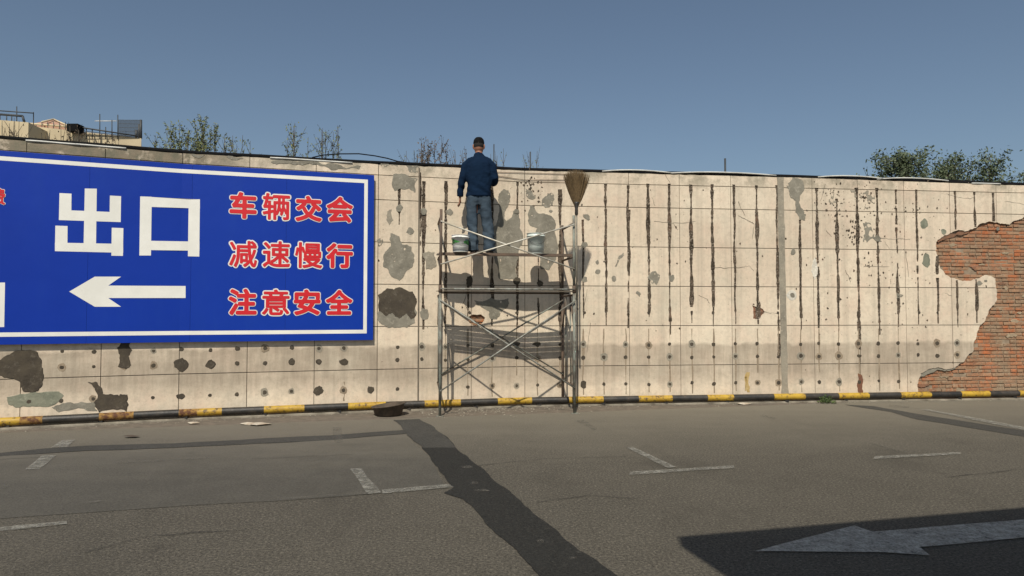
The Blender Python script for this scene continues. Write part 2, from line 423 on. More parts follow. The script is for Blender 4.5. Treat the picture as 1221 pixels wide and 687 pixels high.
# ---- patches
def patch(name, P, mat, d=.004, amp=.14, it=3, px=True, parent=wall, lip=.004, pits=0):
    P = [W(*p) for p in P] if px else P
    if it: P = rough(P, amp, it)
    outs = []
    if pits:
        a0, a1 = min(p[0] for p in P), max(p[0] for p in P); b0, b1 = min(p[1] for p in P), max(p[1] for p in P)
        for _ in range(pits): r_ = random.uniform(.008, .042 if pits > 20 else .018); outs.append(blob(random.uniform(a0, a1), random.uniform(b0, b1), r_, r_*random.uniform(.7, 1.8), 8, .4))
    vs, fs = region([P], outs)
    if not fs: return
    n = len(vs); cx = sum(v[0] for v in vs)/n; cz = sum(v[1] for v in vs)/n
    V = [P3(s, z, d) for s, z in vs]
    V += [P3(s+math.copysign(lip, s-cx), z+math.copysign(lip, z-cz), d-.006) for s, z in vs]
    return wpart(name, V, list(fs)+[(e[0], e[0]+n, e[1]+n, e[1]) for e in boundary(fs)], mat, parent)
PL = [
 (P_DARK, [(-5, 432), (12, 423), (32, 418), (45, 421), (51, 440), (50, 460), (45, 466), (28, 467), (24, 455), (5, 450), (-5, 447)]),
 (P_GREEN, [(8, 474), (30, 470), (70, 467), (76, 472), (68, 480), (50, 485), (20, 486), (10, 482)]),
 (P_MID, [(62, 486), (80, 480), (113, 479.5), (116, 490), (70, 491.5)]),
 (P_DARK, [(105, 456), (116, 456), (122, 470), (140, 471), (146, 473), (153, 483), (151, 491), (118, 491), (112, 480), (117, 472)]),
 (P_DARK, [(145, 408), (156, 408), (153, 425), (156, 435), (150, 440), (141, 437), (143, 425)]),
 (P_MID, [(469, 208), (479, 207), (485.5, 209), (491, 212), (498, 213), (495, 230), (488, 225), (478, 225), (470.5, 228), (468, 223)]),
 (P_MID, [(466, 278), (476, 282), (480, 292), (490, 294), (494, 304), (492, 318), (483, 326), (476, 335), (467, 330), (457, 318), (460, 300), (466, 294)]),
 (P_MID, [(451, 356), (462, 348), (480, 346), (493, 352), (497, 372), (495, 385), (485, 391), (462, 391), (451, 382)]),
 (P_DARK, [(451, 352), (462, 344), (478, 343), (492, 348), (497, 360), (496, 376), (490, 381), (484, 374), (476, 380), (468, 373), (460, 377), (452, 371)]),
 (P_MID, [(484, 197), (498, 198), (498, 206), (488, 205)]),
 (P_LIGHT, [(504, 302), (518, 301), (520, 318), (508, 321)]),
 (P_MID, [(601, 225.5), (606, 227), (608.5, 235), (606, 245), (601.5, 261), (604, 263.5), (612, 254), (619, 254), (620, 262), (618, 300), (617, 333), (596, 333), (590, 310), (589, 270), (594, 258), (596, 248), (594, 238), (597, 229)]),
 (P_MID, [(626.8, 225), (633, 227), (639, 236), (633, 238), (627.5, 234)]),
 (P_MID, [(647, 237), (652, 234), (653, 231), (658, 230), (661, 238), (659, 245), (651, 248), (646, 244)]),
 (P_MID, [(632, 245), (636, 246), (641, 254), (656, 257), (663, 268), (664, 300), (655, 322), (645, 321), (640, 300), (641, 272), (632, 269), (630, 258)]),
 (P_MID, [(565, 358), (606, 356), (607, 362), (598, 372), (592, 381), (585, 380), (583, 371), (568, 363)]),
 (P_MID, [(695, 256), (700, 255.5), (704, 260), (702, 263), (697, 260)]),
 (P_MID, [(772, 331), (776, 325), (781, 323), (787, 328), (783, 340), (777, 338)]),
 (P_MID, [(733, 318), (738, 305), (744, 301), (745, 304), (739, 309), (735, 318)]),
 (P_MID, [(945, 212), (955, 214), (959, 222), (958, 228), (954, 233), (955, 248), (961, 256), (960, 263), (953, 261), (948, 253), (949, 240), (943, 236), (941, 226), (938, 222)]),
 (P_LIGHT, [(1027, 230), (1034, 227), (1041, 228), (1042, 245), (1033, 249), (1028, 240)]),
 (P_MID, [(1029, 266), (1038, 266), (1040, 280), (1050, 283), (1056, 286), (1048, 288), (1040, 284), (1034, 289), (1029, 288)]),
 (P_LIGHT, [(988, 230), (1000, 227), (1001, 236), (993, 244), (988, 240)]),
 (P_LIGHT, [(1012, 228), (1022, 228), (1021, 237), (1015, 240), (1011, 235)]),
 (P_MID, [(1070, 350), (1077, 352), (1073, 356), (1069, 356)]),
 (P_MID, [(760, 347), (764, 350), (763, 354), (758, 350)]),
 (P_MID, [(323, 193), (345, 191), (372, 192), (398, 195), (430, 198), (428, 202), (395, 203), (360, 197), (330, 196)]),
 (P_MID, [(228, 184), (244, 185), (240, 188), (231, 187)]),
 (P_MID, [(270, 187), (290, 189), (283, 191), (275, 190)]),
 (P_MID, [(454, 195), (474, 195), (474, 199), (456, 199)]),
 (P_LIGHT, [(462, 252), (467, 250), (469, 262), (464, 268), (461, 262)]),
 (P_MID, [(449, 286), (455, 284), (457, 289), (452, 294)]),
]
for m, P in PL:
    x_ = P[0][0]; patch('mortar_patch', P, m, d=.007 if m is P_DARK else .004, pits=34 if 985 < x_ < 1045 else (5 if m is P_MID and x_ > 440 else 0))
BL = [(489, 276, 4, 4, P_MID), (1102, 267, 4.5, 5.5, P_GREEN), (1105, 310, 5, 9, P_GREEN), (1125, 276, 3, 3.5, P_GREEN), (801, 331.5, 3.6, 4, P_MID), (732, 332.5, 3, 3.6, P_MID), (712, 313, 2, 2.5, P_MID), (713, 324, 3, 2.5, P_MID), (657, 252, 2, 1.6, P_MID),
      (1190, 273, 2, 2, P_MID), (945.5, 301, 2.5, 4, P_MID), (958, 220, 0, 0, None), (1168, 338, 3, 2.5, P_MID), (1175, 335, 2, 1.5, P_MID), (584, 262, 4.5, 4, P_DARK), (616, 253, 4, 3.5, P_MID), (644, 338, 3.5, 4, P_DARK), (560, 336, 3.5, 6, P_DARK), (616, 335, 4, 5, P_DARK), (697, 292, 4, 3.5, P_MID), (697, 333, 3.5, 3.5, P_MID),
      (615, 410, 5, 3, P_DARK), (640, 410, 5, 2.5, P_DARK), (536, 253, 3.5, 4, P_MID), (505, 252, 3.5, 4, P_MID), (506, 375, 5, 8, P_MID), (476, 248, 4, 4, P_MID), (1049, 340, 0, 0, None), (835, 270, 0, 0, None)]
for x, y, rx, ry, m in BL:
    if m: patch('mortar_patch', blob(x, y, rx, ry), m, it=1)
# scattered small chips
chips = MB()
def chip(s, z, r, mb):
    P = [(s+r*random.uniform(.4, 1.2)*math.cos(a), z+r*random.uniform(.4, 1.5)*math.sin(a)) for a in [k*math.pi/3 for k in range(6)]]
    n = len(mb.v); mb.v += [P3(x, y, .002) for x, y in P]; mb.f.append([n+k for k in range(6)]); mb.m.append(0)
for _ in range(330):
    px = random.choice([random.uniform(449, 1180), random.uniform(960, 1120)]); y = random.uniform(214, 400) if random.random() < .8 else random.uniform(214, 470)
    s, z = W(px, y)
    if any(inpoly(s, z, h) for h in HOLES): continue
    chip(s, z, random.choice([.006, .008, .012, .02]), chips)
for cx_, cy_, n_ in ((1018, 275, 60), (1000, 250, 20), (1040, 315, 20), (1065, 330, 14), (1088, 250, 10), (1035, 238, 40), (632, 222, 30), (640, 232, 20), (992, 235, 25)):
    for _ in range(n_):
        s, z = W(random.gauss(cx_, 7), random.gauss(cy_, 8)); chip(s, z, random.choice([.008, .014, .022]), chips)
tag(chips.build('plaster_chips', STRIP, wall), kind='stuff')
# bolt holes under the grooves, with a dirty ring
hx = [36, 74, 112, 148, 183, 216, 251, 283, 316, 348, 380, 410, 442, 474, 503, 531, 558, 587, 616, 641, 668, 695.5, 720, 746, 773.5, 798.5, 825, 851, 877, 903, 928, 955, 976.5, 1000, 1024, 1047.5, 1071, 1095, 1118, 1141.5]
big = {(148, 0): (7, 8), (148, 2): (5, 4.5), (216, 1): (8, 8), (216, 2): (4.5, 3), (251, 1): (5, 5), (409, 1): (0, 0), (380, 2): (5.5, 5.5), (410, 1): (5, 3.7), (442, 2): (4, 4.2), (348, 1): (3.5, 3.5), (380, 1): (3, 3), (695.5, 2): (3.5, 5)}
for px in hx:
    for r, zz in enumerate((.985, .775, .335)):
        s = Sx(px, 430); zc = zz+random.uniform(-.012, .012)
        if inpoly(s, zc, brick_hole) or (px == 36 and r == 1): continue
        k = F/P3(s, zc).y
        rx, ry = big.get((px, r), (random.uniform(1.6, 2.4),)*2)
        if rx == 0 or (rx < 3 and random.random() < .07): continue
        if rx < 3 and random.random() < .3:
            patch('dirt_ring', blob(s, zc, rx*2/k, ry*2.2/k, 10, .2), STAIN if random.random() < .5 else P_LIGHT, d=.0025, it=0, px=False)
        patch('bolt_hole', blob(s, zc, rx/k, ry/k, 9, .2), P_DARK, d=.005, it=1 if rx > 3 else 0, px=False)
    if px > 505:      # drip line below the groove
        s0, zt = W(px, 392); zb = random.choice([.17, .2, .5])
        if px > 1085: continue
        P = [(s0-.009, zt), (s0-.011, (zt+zb)/2), (s0-.009, zb), (s0+.01, zb), (s0+.009, (zt+zb)/2), (s0+.008, zt)]
        patch('drip_stain', P, STAIN, d=.0015, amp=.03, it=2, px=False, lip=.001)
for px in (773.5, 850, 927.5, 697, 616, 560, 1118, 976, 1023, 1096):
    patch('bolt_hole', blob(*W(px, 373), .022, .026, 8), P_DARK, d=.004, px=False, it=1)
patch('drip_stain', [(890, 444), (891, 468), (894, 468), (894, 444)], RUST, .002); patch('drip_stain', [(887.5, 450), (888, 466), (889.8, 466), (890, 448)], RUST, .002)
patch('drip_stain', [(1023, 445), (1028, 448), (1029, 469), (1024, 469)], REDST, .003)
patch('drip_stain', [(409.5, 455), (409, 478), (411, 478), (411.5, 455)], STAIN, .002)
# grey filled expansion joint
zt_ = ztop(Sx(933))-.003
V = []; Fs = []; n = 44
for i in range(n+1):
    z = zt_*i/n+.001; c = Sx(932+(468-300)/270*5, 300)-.058+(Sx(934.5, 200)-Sx(934.5, 200))
    c = W(930.5+(3.78-z)/3.78*5.5, 374-(z-1.5)*65)[0]
    ww = .055+.006*noise.noise(Vector((z*4, 0, 0)))+(.01 if random.random() < .1 else 0)
    for q in ((c-ww, -.001), (c-ww, .007), (c+ww, .007), (c+ww, -.001)): V.append(P3(q[0]+random.uniform(-.002, .002), z, q[1]))
for i in range(n):
    for k in range(3): a = 4*i+k; Fs.append((a, a+1, a+5, a+4))
wpart('expansion_joint_strip', V, Fs, P_LIGHT, wall)
V = []; c = Sx(499.3, 330)
wpart('expansion_joint_strip', [P3(c-.012, 0.001, .002), P3(c+.012, 0.001, .002), P3(c+.012, 3.80, .002), P3(c-.012, 3.80, .002)], [(0, 1, 2, 3)], CORE, wall)
# cracks
def crack(P, wd=.005):
    P = [W(*p) for p in P]; Q = [P[0]]
    for a, b in zip(P, P[1:]):
        for k in range(1, 5): t = k/4; Q.append((a[0]+(b[0]-a[0])*t+random.uniform(-.008, .008), a[1]+(b[1]-a[1])*t+random.uniform(-.01, .01)))
    V = []; Fs = []
    for i, (s, z) in enumerate(Q):
        h = wd*random.uniform(.3, 1); dx = Q[min(i+1, len(Q)-1)][0]-Q[max(0, i-1)][0]; dz = Q[min(i+1, len(Q)-1)][1]-Q[max(0, i-1)][1]; l = math.hypot(dx, dz) or 1
        V += [P3(s-dz/l*h, z+dx/l*h, .0015), P3(s+dz/l*h, z-dx/l*h, .0015)]
    Fs = [(2*i, 2*i+1, 2*i+3, 2*i+2) for i in range(len(Q)-1)]
    wpart('crack', V, Fs, CORE, wall)
for P in ([(780, 264), (800, 266), (818, 266), (830, 264)], [(803, 266), (808, 275)], [(850, 319), (868, 320), (885, 319), (893, 317), (899, 323)], [(880, 257), (890, 262), (899, 267)], [(899, 270), (897, 285)], [(888, 257), (880, 240)],
          [(833, 352), (843, 357), (846, 362)], [(777, 235), (781, 245)], [(1050, 284), (1062, 285), (1085, 285)], [(1055, 288), (1060, 297)], [(1080, 300), (1083, 330)], [(1008, 322), (1014, 336)], [(1030, 318), (1060, 318)], [(985, 275), (992, 283)], [(793, 208), (800, 220)], [(984, 220), (978, 240)],
          [(1130, 232), (1150, 237), (1163, 236)], [(1198, 240), (1221, 244)], [(1127, 350), (1135, 353)], [(700, 345), (696, 372)], [(704, 385), (700, 420)], [(557, 346), (553, 362), (560, 372)], [(905, 371), (915, 373), (927, 374)]): crack(P)
patch('white_filler', blob(971, 320, 3.5, 12), WHITEP, .003); patch('white_filler', blob(944, 352, 6, 6, 12, .1), WHITEP, .003, it=1); patch('bolt_hole', blob(945, 352, 2.5, 3), P_MID, .005, it=1)
patch('mortar_patch', [(1095, 444), (1105, 439), (1122, 436), (1142, 437), (1130, 442), (1108, 446), (1097, 450)], P_MID, d=-.012, lip=.002)
patch('mortar_patch', [(1115, 286), (1130, 280), (1150, 276), (1165, 271), (1152, 279), (1132, 284), (1120, 289)], P_RED, d=-.014, lip=.002)
# ---- bricks laid in the bare areas
bms = []
for v in range(6):
    mb = MB(); rnd = random.Random(v)
    mb.box((0, 0, 0), .232, .05, .0525)
    bm = bmesh.new(); me = mesh('brick', mb.v, mb.f, BRICK); bm.from_mesh(me)
    bmesh.ops.bevel(bm, geom=bm.edges[:], offset=.005, segments=1, affect='EDGES')
    for q in bm.verts: q.co += Vector([rnd.uniform(-.0025, .0025) for _ in range(3)])
    bm.to_mesh(me); bm.free(); bms.append(me)
half = bms[0].copy()
for q in half.vertices: q.co.x *= .48
def brickable(s, z, P, mrg):
    return sum(inpoly(s+dx, z+dz, P) for dx in (-mrg, 0, mrg) for dz in (-.02, .02)) >= 1
nb = 0; cand = []
row = 0; z = .035
wz = Vector(wall.location)
while z < 3.7:
    header = (row % 4 == 3); pitch = .125 if header else .2435; s = int(Sx(540)/pitch)*pitch+(row % 2)*pitch/2
    while s < Sx(1300):
        if brickable(s, z, brick_hole, pitch*.45) or brickable(s, z, small_hole, pitch*.45): cand.append((s, z, header))
        s += pitch
    z += .0645; row += 1
for s, z, header in cand:
    px_ = P3(s, z); xr = CX+F*px_.x/px_.y
    inview = xr < 1236
    me = half if header else random.choice(bms)
    for q0, q1, a, u, m in SEG:
        if s <= q1: break
    d = -.060+random.uniform(-.008, .010)
    if random.random() < .035: d -= .012
    if nb >= 298 and not header: pass
    o = add('brick', me, wall, P3(s+random.uniform(-.003, .003), z+random.uniform(-.002, .002), d)-wz, (random.uniform(-.02, .02), random.uniform(-.01, .01), math.atan2(u.y, u.x)+random.uniform(-.02, .02)))
    nb += 1
for _ in range(40):
    s = random.uniform(Sx(1096), Sx(1245)); z = random.uniform(.15, 3.1)
    P = blob(s, z, random.uniform(.03, .10), random.uniform(.012, .035), 9, .5)
    if all(inpoly(x, y, brick_hole) for x, y in P): patch('mortar_smear', P, random.choice([SMEAR, SMEAR, P_RED]), d=-.031+random.uniform(-.003, .003), amp=.2, it=3, px=False)

# ------------------------------------------------------------------ ground
ground = wpart('road', [(-400, -200, 0), (400, -200, 0), (400, 900, 0), (-400, 900, 0)], [(0, 1, 2, 3)], ASPH)
tag(ground, kind='structure')
def sheet(name, P, mat, z, amp=.05, it=2, px=True):
    P = [(G(*p).x, G(*p).y) for p in P] if px else P
    if it: P = rough(P, amp, it)
    vs, fs = region([P]); return wpart(name, [(x, y, z) for x, y in vs], fs, mat, ground)
c6 = (400, 470, 2.907); c5 = (0, 470, 2.907); c7 = (800, 470, 2.9)
sheet('asphalt_patch', [(-200, 562), (0, 544), (150, 537), (300, 532), (420, 523), (484, 518), (500, 535), (520, 560), (530, 578), (535, 582), (455, 588), (330, 598), (100, 612), (-250, 640)], ASPH2, .003, .03)
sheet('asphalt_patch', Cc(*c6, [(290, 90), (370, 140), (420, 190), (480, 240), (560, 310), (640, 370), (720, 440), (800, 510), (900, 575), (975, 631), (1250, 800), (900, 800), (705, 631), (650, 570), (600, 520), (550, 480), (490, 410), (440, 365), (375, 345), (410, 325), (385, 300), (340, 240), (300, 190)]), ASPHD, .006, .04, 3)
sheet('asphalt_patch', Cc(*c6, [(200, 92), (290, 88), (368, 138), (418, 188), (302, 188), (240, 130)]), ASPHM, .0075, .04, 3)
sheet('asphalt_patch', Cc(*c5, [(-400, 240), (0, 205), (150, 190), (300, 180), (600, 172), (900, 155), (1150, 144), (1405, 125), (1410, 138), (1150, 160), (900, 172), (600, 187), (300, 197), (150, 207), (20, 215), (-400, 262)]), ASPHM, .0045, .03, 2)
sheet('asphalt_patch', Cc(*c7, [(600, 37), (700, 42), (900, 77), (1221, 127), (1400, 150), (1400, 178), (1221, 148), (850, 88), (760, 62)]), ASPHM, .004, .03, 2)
for P, m in (([(30, 561), (46.5, 560.5), (67, 544), (50, 544)], RPAINT), ([(60, 534.7), (81, 533.6), (90, 525), (74, 525.7)], RPAINT),
             ([(-40, 639), (-40, 634), (79, 622.6), (80, 626)], RPAINT), ([(98, 601), (120, 597), (122, 599.5), (102, 603)], RPAINT3),
             ([(417, 560), (431, 559.4), (455, 588.6), (438.5, 590.4)], RPAINT), ([(455.5, 585), (536, 578.4), (541, 582), (456, 589.7)], RPAINT), ([(330, 598), (331, 595.5), (438, 588), (439, 590)], RPAINT3),
             ([(747, 534.7), (754, 533.6), (806, 558), (796, 559)], RPAINT), ([(750, 567.5), (752, 563.5), (875, 555.8), (876, 559.3)], RPAINT),
             ([(1036, 529), (1040, 528), (1084, 540), (1078, 541.5)], RPAINT3), ([(1041, 548.5), (1043, 545), (1145, 540), (1146, 542.5)], RPAINT),
             ([(1098, 489), (1105, 488.5), (1221, 510), (1300, 525), (1300, 530), (1221, 513.5)], RPAINT), ([(685, 502), (695, 500.5), (713, 512), (708, 513.5)], RPAINT3),
             ([(905, 496), (910, 495), (928, 499.5), (922, 500.5)], RPAINT3), ([(397, 510), (407, 510), (409, 528), (399, 529)], RPAINT3), ([(1060, 483), (1085, 485), (1084, 487), (1060, 485.5)], RPAINT3),
             ([(140, 552), (250, 546), (250, 548), (140, 554)], RPAINT3), ([(0, 582), (10, 578), (14, 580), (2, 585)], RPAINT3)):
    sheet('road_marking', P, m, .009, .014, 4)
sheet('road_arrow', [(900, 659), (1019, 628), (1039.7, 635.5), (1075, 633), (1221, 620.8), (1400, 606), (1400, 627), (1221, 642.5), (1096.7, 653.8), (1108.7, 663.8), (1053, 660)], RPAINT2, .009, .012, 3)

def road_crack(P, w0=.0055):
    Q = [G(*p) for p in P]; L_ = []; Rr = []
    pts = [Q[0]]
    for a, b in zip(Q, Q[1:]):
        n = max(2, int((b-a).length/.12))
        for k in range(1, n+1): pts.append(a.lerp(b, k/n)+Vector((random.uniform(-.02, .02), random.uniform(-.02, .02), 0)))
    V = []
    for i, q in enumerate(pts):
        t = (pts[min(i+1, len(pts)-1)]-pts[max(0, i-1)]).normalized(); n = Vector((-t.y, t.x, 0))*w0*random.uniform(.3, 1); V += [(q.x+n.x, q.y+n.y, .0085), (q.x-n.x, q.y-n.y, .0085)]
    wpart('crack', V, [(2*i, 2*i+1, 2*i+3, 2*i+2) for i in range(len(pts)-1)], ASPHD, ground)
for P in ([(570, 556), (650, 548), (745, 545)], [(0, 549), (26, 547), (60, 545)], [(640, 600), (700, 592), (760, 596)], [(100, 660), (180, 640), (300, 632)], [(1130, 570), (1221, 560)], [(300, 548), (420, 543)]): road_crack(P)
for x, y, a, b in ((558, 558, 9, 1.4), (566, 577, 5, 1.5), (573, 586, 8, 2), (645, 647, 4, 2.5), (684, 667, 7, 2), (690, 660, 4, 1.5), (655, 632, 10, .8)): sheet('stain', blob(x, y, a, b, 9, .4), RPAINT3, .0095, .15, 2)
# ------------------------------------------------------------------ kerb and bumper rail
V = []; Fs = []; ns = 260
for i in range(ns+1):
    s = SMAX*i/ns; hh = .03+.006*noise.noise(Vector((s*2, 1, 0))); dd = .118+.012*noise.noise(Vector((s*3, 7, 0)))+.05*max(0, min(1, (Sx(200)-s)/2))
    for d, z in ((.0015, hh), (dd-.01, hh), (dd, hh-.012), (dd+.004, -.01)): V.append(P3(s, z, d))
for i in range(ns):
    for k in range(3): a = 4*i+k; Fs.append((a, a+1, a+5, a+4))
tag(wpart('kerb', V, Fs, CONC), kind='structure')
YEL = NM('yellow_rail_paint', .55); p = YEL.pos()
c = YEL.mix(YEL.noise(p, 6, 5, .6, .4, .65), (.47, .30, .03), (.36, .21, .02)); c = YEL.mix(YEL.noise(p, 16, 6, .75, .52, .62), c, (.10, .06, .025))
YEL.bump(YEL.noise(p, 30, 4, .7), .3, .004); YEL = YEL.col(c)
BLK = NM('black_rail_paint', .5); p = BLK.pos()
c = BLK.mix(BLK.noise(p, 7, 5, .65, .42, .66), (.018, .017, .016), (.05, .042, .034)); c = BLK.mix(BLK.noise(p, 20, 6, .75, .62, .68), c, (.16, .10, .06))
BLK.bump(BLK.noise(p, 30, 4, .7), .3, .004); BLK = BLK.col(c)
RSTY = simple('rusty_yellow_paint', (.30, .17, .04), (.09, .035, .015), .8, scale=14, obj=False, lo=.42, hi=.58)
rail = thing('bumper_rail', 'yellow and black striped steel pipe rail along the foot of the wall', 'rail', P3(Sx(610), 0, .09))
edges = [(-330, 0), (-260, 1), (-215, 0), (-150, 1), (-100, 0), (-50, 1), (25, 2), (52, 0), (119, 2), (160, 0), (214, 2), (236, 1), (265, 0), (315, 1), (363, 0), (415, 1), (460, 0), (506, 1), (549, 0), (593, 1), (634, 0), (678, 1), (719, 0), (761, 1), (801, 0), (843, 1), (874, 0), (922, 1), (959, 0), (999, 1), (1035, 0), (1073, 1), (1109, 0), (1145, 1), (1179, 0), (1214, 1), (1248, 0), (1282, 1), (1314, 0), (1348, 1), (1382, 0), (1416, 1), (1450, 0), (1484, 1), (1560, 0)]
mbs = MB(); NR = 14; rad = .053
ss_ = []
for (x0, k0), (x1, k1) in zip(edges, edges[1:]):
    s0 = W(x0, 474+0, .09)[0]; s1 = W(x1, 474, .09)[0]
    n = max(1, int((s1-s0)/.12))
    for i in range(n): ss_.append((s0+(s1-s0)*i/n, k0))
ss_.append((SMAX-.01, 0))
for s, k in ss_:
    c = P3(s, .1025+.003*noise.noise(Vector((s*.8, 0, 0))), .09); m = Vector((0, 0, 1)); f = (P3(s, 0, .2)-P3(s, 0, .09)).normalized()
    for q in range(NR):
        a = 2*math.pi*q/NR; mbs.v.append(c+(m*math.cos(a)+f*math.sin(a))*rad)
for i in range(len(ss_)-1):
    for q in range(NR):
        mbs.f.append([i*NR+q, i*NR+(q+1) % NR, (i+1)*NR+(q+1) % NR, (i+1)*NR+q]); mbs.m.append(ss_[i][1])
mbs.build('pipe', [BLK, YEL, RSTY], rail, True)
for k in range(24):
    s = .6+k*1.05
    if s < SMAX: MB().box(P3(s, .04, .09), .06, .05, .06).build('bracket', BLK, rail)

# ------------------------------------------------------------------ exit sign
BLUE = NM('blue_sign_sheet', .5, spec=.22); p = BLUE.pos()
c = BLUE.mix(BLUE.noise(p, .8, 4, .6, .3, .7), (.001, .026, .28), (.002, .031, .32)); oi = BLUE.n('ShaderNodeObjectInfo').outputs['Random']
c = BLUE.mix(BLUE.mul(oi, .35), c, (.003, .042, .34)); c = BLUE.mix(BLUE.mul(BLUE.noise(BLUE.pos((2, 2, .5)), 1.3, 5, .7, .5, .75), .22), c, (.012, .055, .30))
BLUE.bump(BLUE.noise(p, 2.5, 3, .5, .2, .8), .12, .02); BLUE = BLUE.col(c)
SWHITE = simple('sign_white', (.78, .77, .72), (.70, .69, .64), .5, scale=3, bump=0, obj=False)
SRED = simple('sign_red', (.60, .012, .02), (.54, .010, .018), .45, scale=3, bump=0, obj=False)
STEEL_D = simple('dark_steel', (.06, .06, .06), (.10, .08, .06), .6, .6, scale=20)
DS = .07
sl = 0.35; sr = W(445.6, 300, DS)[0]; zt_s = W(446.5, 209, DS)[1]; zb_s = W(443.8, 405.5, DS)[1]
sign = thing('exit_sign', 'large blue exit sign with white arrow and red Chinese safety lettering fixed to the wall', 'sign', P3((sl+sr)/2, zb_s, DS))
def gridbox(name, s0, s1, z0, z1, d0, d1, mat, parent):
    ps = [s0]+[q[1] for q in SEG if s0+.01 < q[1] < s1-.01]+[s1]; V = []; Fs = []
    for s in ps:
        for z, d in ((z0, d0), (z1, d0), (z1, d1), (z0, d1)): V.append(P3(s, z, d))
    for i in range(len(ps)-1):
        for k in range(4): Fs.append((4*i+k, 4*i+(k+1) % 4, 4*i+4+(k+1) % 4, 4*i+4+k))
    Fs += [(3, 2, 1, 0), tuple(4*(len(ps)-1)+k for k in range(4))]
    return wpart(name, V, Fs, mat, parent)
seams = [sl, W(-140, 300, DS)[0], W(-18, 300, DS)[0], W(105, 300, DS)[0], W(228, 300, DS)[0], W(341, 300, DS)[0], sr]
for a, b in zip(seams, seams[1:]): gridbox('sign_sheet', a+.0012, b-.0012, zb_s, zt_s, DS-.012+random.uniform(-.001, .001), DS, BLUE, sign)
gridbox('back_frame', sl+.01, sr-.01, zb_s+.01, zt_s-.01, .012, DS-.013, STEEL_D, sign)
def flat(name, polys, d, mat, px=True, parent=sign):
    PP = [[W(x, y, d) for x, y in P] for P in polys] if px else polys
    cuts = [q[1] for q in SEG]
    vs, fs = region(PP); n = len(vs)
    V = [P3(s, z, d) for s, z in vs]
    return wpart(name, V, fs, mat, parent)
# border line
bi_t, bi_b, bi_r = W(438.5, 214.3, DS)[1], W(437, 397.6, DS)[1], W(438, 300, DS)[0]; t_ = .056
D1 = DS+.0015
def q4(s0, s1, z0, z1): return [(s0, z0), (s1, z0), (s1, z1), (s0, z1)]
bp = []
ks = [sl+.03]+[q[1] for q in SEG if sl < q[1] < bi_r]+[bi_r]
for a, b in zip(ks, ks[1:]): bp += [q4(a, b, bi_t-t_, bi_t), q4(a, b, bi_b, bi_b+t_)]
bp += [q4(bi_r-t_*.95, bi_r, bi_b, bi_t)]
flat('border_line', bp, D1, SWHITE, px=False)
K = (40, 210, 4.043)
def qp(*L): return Cc(*K, list(L))
flat('character', [qp((247, 60), (305, 61), (301, 345), (241, 345)), qp((125, 82), (183, 85), (182, 214), (122, 212)), qp((125, 163), (420, 175), (420, 222), (122, 212)),
                   qp((368, 94), (422, 97), (420, 222), (366, 220)), qp((105, 239), (164, 241), (163, 362), (103, 362)), qp((103, 321), (432, 327), (432, 370), (103, 362)), qp((377, 249), (433, 251), (431, 385), (375, 384))], D1, SWHITE)
flat('character', [qp((514, 98), (570, 100), (566, 383), (510, 383)), qp((514, 98), (802, 112), (802, 156), (514, 147)), qp((748, 110), (802, 112), (799, 388), (744, 387)), qp((511, 311), (800, 316), (800, 360), (511, 356))], D1, SWHITE)
flat('arrow', [qp((172, 557), (295, 485), (422, 485), (360, 528), (733, 530), (733, 588), (360, 588), (422, 630), (295, 630))], D1, SWHITE)
flat('character', [[(-60, 337), (6, 337), (5, 390), (-60, 391)]], D1, SWHITE)
def glyph(ch):
    cu = bpy.data.curves.new('t', 'FONT'); cu.body = ch; cu.size = 1; cu.resolution_u = 3
    o = link(bpy.data.objects.new('t', cu)); bpy.context.view_layer.update()
    me = bpy.data.meshes.new_from_object(o.evaluated_get(bpy.context.evaluated_depsgraph_get()))
    vs = [(v.co.x, v.co.y) for v in me.vertices]; fs = [tuple(p.vertices) for p in me.polygons]
    bpy.data.objects.remove(o); bpy.data.curves.remove(cu); bpy.data.meshes.remove(me)
    return vs, fs
def put(ch, x0, x1, y0, y1, bold=.013, out=.027):
    vs, fs = glyph(ch)
    if not vs: print('NO GLYPH', ch); return
    ax, bx = min(v[0] for v in vs), max(v[0] for v in vs); ay, by = min(v[1] for v in vs), max(v[1] for v in vs)
    xc, yc = (x0+x1)/2, (y0+y1)/2
    s0, s1 = W(x0, yc, DS)[0]+out, W(x1, yc, DS)[0]-out; zt, zb = W(xc, y0, DS)[1]-out, W(xc, y1, DS)[1]+out
    for nm, r, mat, base, n in (('character_outline', out, SWHITE, .0015, 12), ('character', bold, SRED, .006, 8)):
        e = out-bold if nm == 'character' else out
        V = []; Fs = []
        r_in = bold
        for k in range(n+1):
            a = 2*math.pi*k/n; dx, dz = (0, 0) if k == n else (r*math.cos(a), r*math.sin(a)); off = len(V); d = DS+base+.00025*k
            for vx, vy in vs:
                s = s0+r_in*.9+(vx-ax)/(bx-ax)*(s1-s0-1.8*r_in); z = zb+r_in*.9+(vy-ay)/(by-ay)*(zt-zb-1.8*r_in)
                V.append(P3(s+dx, z+dz, d))
            Fs += [tuple(off+i for i in f) for f in fs]
        wpart(nm, V, Fs, mat, sign)
rows = [('车', 271.4, 308.5, 227, 263), ('辆', 311, 348, 228.5, 264.5), ('交', 350, 386, 231.5, 266.5), ('会', 387, 423, 232.5, 267.5),
        ('减', 271, 309, 285, 321), ('速', 311, 348.3, 285.5, 321), ('慢', 349.5, 386.5, 287, 322), ('行', 386.7, 423, 288, 322),
        ('注', 270, 308.5, 342, 378), ('意', 310, 347.5, 343, 378), ('安', 348, 384.5, 343, 378), ('全', 386, 422.5, 343.5, 377.5)]
for r in rows: put(*r, bold=.009 if r[0] in '辆减速慢意' else .0155)
put('费', -14, 7.8, 223.5, 245, .006, .012)

